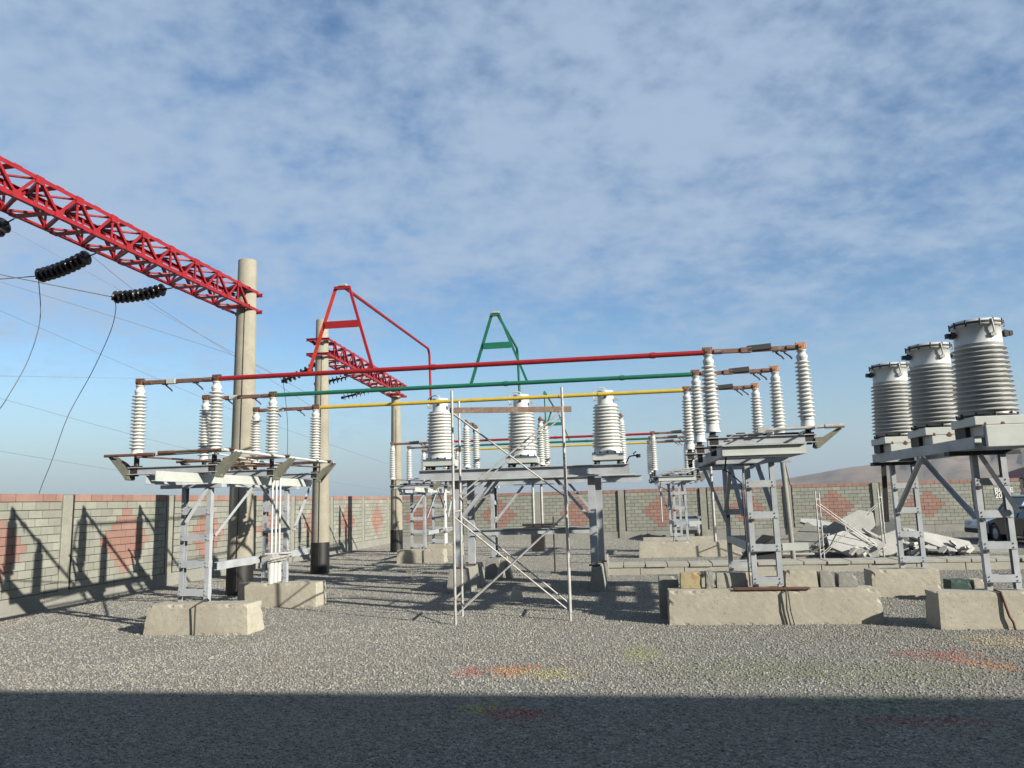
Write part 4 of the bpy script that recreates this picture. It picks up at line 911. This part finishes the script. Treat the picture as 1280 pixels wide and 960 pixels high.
rp = MB(); rp.box((1.7, 13.385, 0.557), (2.9, 13.52, 0.585)); tag(rp.obj('steel_plate', 'rust'), 'rusty brown plate under the ladder feet on the long beige block', 'plate')

# ------------------------------------------------------------------ cable trench
t = thing('cable_trench', 'low concrete cable trench with jointed lids crossing the right half of the yard', 'trench', (0, 22.0, 0))
x = -0.75; k = 0
while x < 15:
    lid = MB(); lid.box((x+0.012, 0, 0.20), (x+0.588, 0.95, 0.285)); o = lid.obj('lid', 'conc_trench', t, 0.01)
    o.location.z = rb.uniform(-0.006, 0.006); o.location.y = rb.uniform(-0.02, 0.02); x += 0.6; k += 1
x = -0.9
while x < 15:
    sb = MB(); sb.box((x+0.008, 0.03, -0.02), (x+1.192, 0.15, 0.195)); sb.obj('kerb_stone', 'conc_trench', t, 0.01)
    sb = MB(); sb.box((x+0.008, 0.80, -0.02), (x+1.192, 0.92, 0.195)); sb.obj('kerb_stone', 'conc_trench', t, 0.01); x += 1.2

# ------------------------------------------------------------------ scaffolds
def scaffold(label, legs, h, zb, brace_z, plank=None, grp='tube scaffolds', r=0.024, rung=True):
    """legs: fl, fr, bl, br xy"""
    t = thing('scaffold', label, 'scaffold', group=grp)
    fl, fr, bl, br = [V((*p, 0)) for p in legs]
    up = lambda p, z: p+V((0, 0, z))
    for p, hh in ((fl, h), (fr, h+0.03), (bl, h-0.06), (br, h-0.1)):
        q = MB(); q.tube(up(p, 0), up(p, hh), r, n=10); q.tube(up(p, h*0.48), up(p, h*0.53), r*1.35, n=10); q.obj('leg', 'galv', t)
    if rung:
        for a, b_ in ((fl, bl), (fr, br)):
            for z in zb:
                q = MB(); q.tube(up(a, z), up(b_, z), r*0.8, n=8); q.obj('rung', 'galv', t)
    for (za, zc) in brace_z:
        for a, b_ in ((fl, fr), (bl, br)):
            q = MB(); q.tube(up(a, za), up(b_, zc), r*0.62, n=8); q.obj('diagonal_brace', 'galv', t)
            q = MB(); q.tube(up(b_, za)+V((0, 0.03, 0)), up(a, zc)+V((0, 0.03, 0)), r*0.62, n=8); q.obj('diagonal_brace', 'galv', t)
    if plank:
        q = MB(); q.bar(up(fl, plank)+V((-0.05, 0.03, 0.03)), up(fr, plank)+V((0.16, 0.03, 0)), 0.04, 0.10); q.obj('plank', 'wood', t)
    return t
scaffold('tall tube scaffold tower standing on the gravel before the middle transformers', ((-3.04, 13.58), (-1.06, 13.95), (-3.12, 14.55), (-1.12, 14.9)), 4.12, (0.45, 1.95, 3.72), ((0.15, 1.85), (2.15, 3.72)), 3.74)
scaffold('small distant scaffold frame standing before the broken concrete slabs', ((6.02, 26.0), (8.07, 26.5), (6.2, 26.3), (8.25, 26.8)), 2.15, (0.3, 1.9), ((0.15, 1.75),), None)

# ------------------------------------------------------------------ broken slabs
def slab(label, c, size, rot, seed, mat='conc_white'):
    rn = random.Random(seed); sx_, sy_, sz_ = size; n = 7
    poly = []
    for i in range(n):
        a = 2*math.pi*i/n; k = rn.uniform(0.82, 1.12); px_, py_ = math.cos(a), math.sin(a); mm = max(abs(px_), abs(py_)); poly.append((px_/mm*sx_/2*k, py_/mm*sy_/2*k))
    m = MB(); sz_ *= 0.7; m.prism(poly, -sz_/2, sz_/2, 'xy'); o = m.obj('broken_slab', mat, None, 0.015)
    o.location = c; o.rotation_euler = [R(a) for a in rot]; return tag(o, label, 'slab', 'broken concrete slabs')
SL = [
 ('dark tilted slab leaning at the left end of the rubble pile', (5.85, 26.9, 0.55), (1.25, 0.9, 0.12), (58, -38, 10), 'conc_grey'),
 ('large pale slab lying steeply in front of the pile', (7.2, 26.7, 0.42), (1.7, 0.95, 0.14), (48, 6, 4), 'conc_white'),
 ('upright pointed slab rising from the middle of the pile', (7.5, 27.4, 0.95), (1.5, 0.8, 0.12), (62, -32, 14), 'conc_white'),
 ('shaded slab leaning left of the pointed one', (6.75, 27.3, 0.62), (1.2, 0.8, 0.13), (62, -40, -20), 'conc_grey'),
 ('narrow pale slab edge sticking out left at mid height', (6.3, 27.5, 0.62), (1.0, 0.5, 0.12), (10, -22, 15), 'conc_white'),
 ('flat pale slab lying on top behind the pile', (6.6, 28.3, 1.02), (1.3, 0.7, 0.12), (18, 12, -10), 'conc_white'),
 ('curved-edged grey slab right of the pointed slab', (8.35, 27.3, 0.60), (1.6, 0.95, 0.14), (52, -26, -12), 'conc_grey'),
 ('pale triangular slab below the curved grey slab', (8.3, 26.8, 0.36), (1.3, 0.7, 0.13), (55, -18, 10), 'conc_white'),
 ('small white bar-like piece between the two tall slabs', (7.95, 27.0, 0.68), (0.7, 0.25, 0.12), (20, 32, 0), 'conc_white'),
 ('long low pale slab seen through the back ladder', (9.2, 27.1, 0.55), (1.4, 0.6, 0.14), (60, 8, 4), 'conc_white'),
 ('short box-shaped pale piece on top behind the back ladder', (9.0, 27.4, 0.72), (0.8, 0.5, 0.18), (15, -8, 20), 'conc_white'),
 ('long slab sloping down at the right end of the pile', (10.1, 27.0, 0.42), (2.0, 0.6, 0.13), (42, 16, 0), 'conc_white'),
 ('grey slab lying flat at the far right of the pile', (11.3, 27.8, 0.12), (2.4, 1.3, 0.14), (6, 2, 10), 'conc_grey'),
 ('dark slab in the deep middle of the pile', (7.6, 28.0, 0.40), (2.2, 1.2, 0.16), (25, 3, 0), 'conc_grey'),
 ('dark slab under the right half of the pile', (9.3, 28.1, 0.42), (2.4, 1.2, 0.16), (20, -3, 6), 'conc_grey'),
 ('small grey triangular piece at the front foot of the pile', (7.55, 26.35, 0.18), (0.7, 0.45, 0.12), (55, -8, 6), 'conc_grey'),
]
for i, (lb, c, sz, rt, mt) in enumerate(SL): slab(lb, c, sz, rt, 60+i, mt)
rn = random.Random(77); fr = MB()
from mathutils import Euler
for k in range(60):
    hx, hy, hz_ = rn.uniform(0.06, 0.28), rn.uniform(0.05, 0.18), rn.uniform(0.02, 0.05)
    o_ = V((rn.uniform(5.6, 11.0), rn.uniform(26.1, 27.9), rn.uniform(0.03, 0.42))); e_ = Euler((rn.uniform(-1, 1), rn.uniform(-0.7, 0.7), rn.uniform(0, 3))).to_matrix()
    n_ = rn.choice((4, 5, 6)); ring = [(math.cos(6.283*q/n_+0.4)*hx*rn.uniform(0.75, 1.2), math.sin(6.283*q/n_+0.4)*hy*rn.uniform(0.75, 1.2)) for q in range(n_)]
    pts = [o_+e_@V((a, b_, z_)) for z_ in (-hz_, hz_) for a, b_ in ring]
    fr.add(pts, [tuple(range(n_-1, -1, -1)), tuple(range(n_, 2*n_))]+[(q, (q+1) % n_, n_+(q+1) % n_, n_+q) for q in range(n_)])
tag(fr.obj('rubble', 'conc_white'), 'small broken bits of pale concrete between the slabs', None, kind='stuff')
# scrap heap left of the slabs
t = thing('scrap_heap', 'dark heap of scrap and torn sheeting left of the broken slabs', 'scrap heap', (4.15, 25.6, 0))
rn = random.Random(9)
q = MB(); q.add([(-0.8, -0.4, 0), (0.5, -0.5, 0), (0.9, 0.4, 0), (-0.6, 0.6, 0), (-0.5, 0, 0.35), (0.1, 0.05, 0.85), (0.45, -0.1, 0.78), (0.65, 0.1, 0.3)], [(0,1,6,4), (4,6,5), (1,7,6), (1,2,7), (2,3,5), (5,6,7,2), (3,0,4), (3,4,5)]); q.obj('sheeting', 'rubber', t)
for k in range(9):
    q = MB(); x, y, z = rn.uniform(0.0, 1.4), rn.uniform(-0.5, 0.3), 0.05+k*0.07; q.bar((x-0.6, y, z), (x+0.6, y+rn.uniform(-0.3, 0.3), z+rn.uniform(-0.06, 0.12)), 0.12, 0.05); q.obj('board', ('conc_white', 'dark', 'wood')[k % 3], t)
q = MB(); q.tube((4.62, 23.1, 0.0), (4.52, 23.1, 3.1), 0.07, n=16); q.tube((4.522, 23.1, 3.06), (4.52, 23.1, 3.12), 0.10, n=16); tag(q.obj('steel_post', 'conc_grey'), 'plain grey round post rising behind the near right stand', 'post')
q = MB(); q.tube((8.62, 42.4, 2.4), (8.42, 42.4, 3.75), 0.03, n=8); tag(q.obj('thin_mast', 'rust'), 'thin dark red rod standing above the back wall', 'rod')

# ------------------------------------------------------------------ vehicles
def car(label, loc, rz, L, W, H, body, name='parked_car'):
    """front towards local -x; lower body, cabin, wheels"""
    t = thing(name, label, 'car', loc, rz, 'vehicles parked by the wall')
    hl = L/2; b = MB()
    prof = [(-hl, 0.35), (-hl+0.02, 0.62), (-hl+0.12, 0.80), (-hl+L*0.26, 0.98), (-hl+L*0.28, 1.0), (hl-0.25, 1.02), (hl-0.03, 0.92), (hl, 0.6), (hl-0.02, 0.33)]
    wf, wr = -hl+L*0.19, hl-L*0.19; rw = 0.37
    def arch(cx_): return [(cx_+rw*1.12*math.cos(a), max(0.30, 0.33+rw*1.12*math.sin(a))) for a in [math.pi*k/8 for k in range(9)]]
    low = [(hl-0.02, 0.33)]+[p for p in arch(wr)]+[p for p in arch(wf)]+[(-hl, 0.35)]
    poly = prof[:-1]+low[:-1]
    b.prism(poly, -W/2, W/2, 'xz'); b.obj('body', body, t, 0.04)
    c = MB(); z0, z1 = 0.99, H; xa, xb, xc, xd = -hl+L*0.27, -hl+L*0.40, hl-L*0.16, hl-L*0.05
    i = 0.12
    vs = [(xa, -W/2+0.03, z0), (xd, -W/2+0.03, z0), (xd, W/2-0.03, z0), (xa, W/2-0.03, z0), (xb, -W/2+i, z1-0.08), (xc, -W/2+i, z1-0.08), (xc, W/2-i, z1-0.08), (xb, W/2-i, z1-0.08)]
    c.add(vs, [(0, 3, 2, 1), (4, 5, 6, 7), (0, 1, 5, 4), (1, 2, 6, 5), (2, 3, 7, 6), (3, 0, 4, 7)]); c.obj('glasshouse', 'glass', t, 0.02)
    c = MB(); c.box((xb-0.02, -W/2+i-0.01, z1-0.078), (xc+0.03, W/2-i+0.01, z1)); c.obj('roof', body, t, 0.04)
    for sd in (-1, 1):
        p = MB()
        for (u0_, u1_) in ((xa, xb), ((xa+xd)/2, (xb+xc)/2+0.05), (xd, xc)):
            p.bar((u0_, sd*(W/2-0.025), z0), (u1_, sd*(W/2-i+0.005), z1-0.05), 0.03, 0.07, (1, 0, 0))
        p.obj('window_pillar', body, t)
        for cx_ in (wf, wr):
            wl = MB(); wl.lathe([(rw*0.6, -0.11), (rw*0.93, -0.11), (rw, -0.07), (rw, 0.07), (rw*0.93, 0.11), (rw*0.6, 0.11)], (cx_, sd*(W/2-0.13), rw), 28, (0, 1, 0)); wo = wl.obj('wheel', 'rubber', t)
            wl = MB(); wl.lathe([(rw*0.62, -0.02), (rw*0.55, 0.02*sd), (0.07, 0.03*sd), (0.05, 0.05*sd)], (cx_, sd*(W/2-0.04), rw), 20, (0, 1, 0)); wl.obj('rim', 'galv', wo)
        p = MB(); p.box((-hl-0.005, sd*(W/2-0.30)-0.17, 0.66), (-hl+0.16, sd*(W/2-0.30)+0.17, 0.80)); p.obj('headlight', 'white_steel', t, 0.02)
        p = MB(); p.box((hl-0.10, sd*(W/2-0.14)-0.10, 0.62), (hl+0.012, sd*(W/2-0.14)+0.10, 0.92)); p.obj('tail_light', 'redlens', t, 0.015)
        p = MB(); p.box((xa+0.12, sd*(W/2+0.02)-0.07, 1.0), (xa+0.26, sd*(W/2+0.02)+0.07, 1.14)); p.obj('wing_mirror', body, t, 0.02)
    p = MB(); p.box((hl-0.02, -0.26, 0.52), (hl+0.014, 0.26, 0.63)); p.obj('number_plate', 'white_steel', t)
    p = MB(); p.box((-hl-0.02, -W/2+0.08, 0.33), (-hl+0.1, W/2-0.08, 0.52)); p.box((hl-0.1, -W/2+0.08, 0.33), (hl+0.02, W/2-0.08, 0.50)); p.obj('bumper', 'rubber', t, 0.02)
    return t
car('white high-bodied car parked sideways before the back wall at the right edge', (16.1, 33.9, 0), 0, 4.5, 1.85, 1.78, 'white_paint')
car('black car at the right edge showing its red tail light and number plate', (14.85, 31.2, 0), R(-90), 4.2, 1.66, 1.42, 'black_paint')
car('small pale grey car with dark windscreen seen behind the far right stand', (2.95, 39.8, 0), R(84), 3.2, 1.26, 1.18, 'silver_paint')

# ------------------------------------------------------------------ gate, house and tree beyond the wall
t = thing('yard_gate', 'pale blue ribbed metal gate at the right end of the back wall', 'gate', (19.75, 42.35, 0))
for k in range(14):
    p = MB(); x = 0.12+k*0.36; p.box((x, 0, 0.15), (x+0.22, 0.03, 2.05)); p.box((x+0.22, 0.015, 0.15), (x+0.36, 0.045, 2.05)); p.obj('sheet_panel', 'gate', t)
for x in (0, 5.2):
    p = MB(); p.box((x-0.08, -0.06, 0), (x+0.08, 0.12, 2.5)); p.obj('gate_post', 'dark', t)
t = thing('house', 'house with a dull red roof beyond the wall behind the gate', 'house', (34.6, 58, 0))
p = MB(); p.box((-6, 0, 0), (7, 8, 2.7)); p.obj('wall', 'plaster', t)
p = MB(); p.add([(-6.5, -0.5, 2.7), (7.5, -0.5, 2.7), (7.5, 8.5, 2.7), (-6.5, 8.5, 2.7), (-4, 4, 3.95), (5, 4, 3.95)], [(0, 1, 5, 4), (1, 2, 5), (2, 3, 4, 5), (3, 0, 4), (0, 3, 2, 1)]); p.obj('roof', 'roof_red', t)
for x in (-4.5, -1, 2.5): 
    p = MB(); p.box((x, -0.03, 1.0), (x+1.3, -0.002, 2.1)); wo = p.obj('window', 'white_steel', t)
    p = MB(); p.box((x+0.08, -0.05, 1.08), (x+1.22, -0.032, 2.02)); p.obj('pane', 'glass', wo)
def tree(label, loc, h, cr, seed):
    t = thing('tree', label, 'tree', loc, group='trees beyond the wall'); rn = random.Random(seed)
    p = MB(); p.tube((0, 0, 0), (0.1, 0, h*0.45), 0.16, 0.10, 10)
    tips = []
    for k in range(9):
        a = rn.uniform(0, 6.28); z = h*rn.uniform(0.3, 0.5); e = (math.cos(a)*cr*rn.uniform(0.4, 0.9), math.sin(a)*cr*rn.uniform(0.4, 0.9), h*rn.uniform(0.55, 0.95)); p.tube((0.08, 0, z), e, 0.06, 0.015, 6); tips.append(e)
    p.obj('trunk', 'bark', t)
    c = MB()
    for k in range(2600):
        e = tips[k % len(tips)]; v = V((rn.gauss(0, 1), rn.gauss(0, 1), rn.gauss(0, 0.8)))*cr*0.24; q = V(e)+v
        a, b_ = V((rn.uniform(-1, 1), rn.uniform(-1, 1), rn.uniform(-1, 1))).normalized(), V((rn.uniform(-1, 1), rn.uniform(-1, 1), rn.uniform(-1, 1))).normalized(); s_ = rn.uniform(0.07, 0.15)
        c.add([q-a*s_, q+b_*s_*0.6, q+a*s_, q-b_*s_*0.6], [(0, 1, 2, 3)])
    c.obj('crown', 'leaf', t)
    return t
tree('dark tree beyond the gate, left of the other one', (25.6, 50.5, 0), 3.3, 1.6, 1)
tree('dark taller tree beyond the gate at the right edge', (28.6, 51.5, 0), 4.4, 2.0, 2)

hz_m = bpy.data.materials.new('thin_haze'); hz_m.use_nodes = True; hn = hz_m.node_tree; hn.nodes.clear()
ho = hn.nodes.new('ShaderNodeOutputMaterial'); hp = hn.nodes.new('ShaderNodeVolumePrincipled'); hp.inputs['Color'].default_value = (0.80, 0.86, 0.95, 1); hp.inputs['Density'].default_value = 0.00009; hp.inputs['Anisotropy'].default_value = 0.3
hn.links.new(hp.outputs[0], ho.inputs['Volume'])
b = MB(); b.box((-3250, -3250, -3), (3250, 3250, 190)); o = b.obj('haze', hz_m); tag(o, 'thin pale haze in the air over the whole yard', None, kind='stuff')
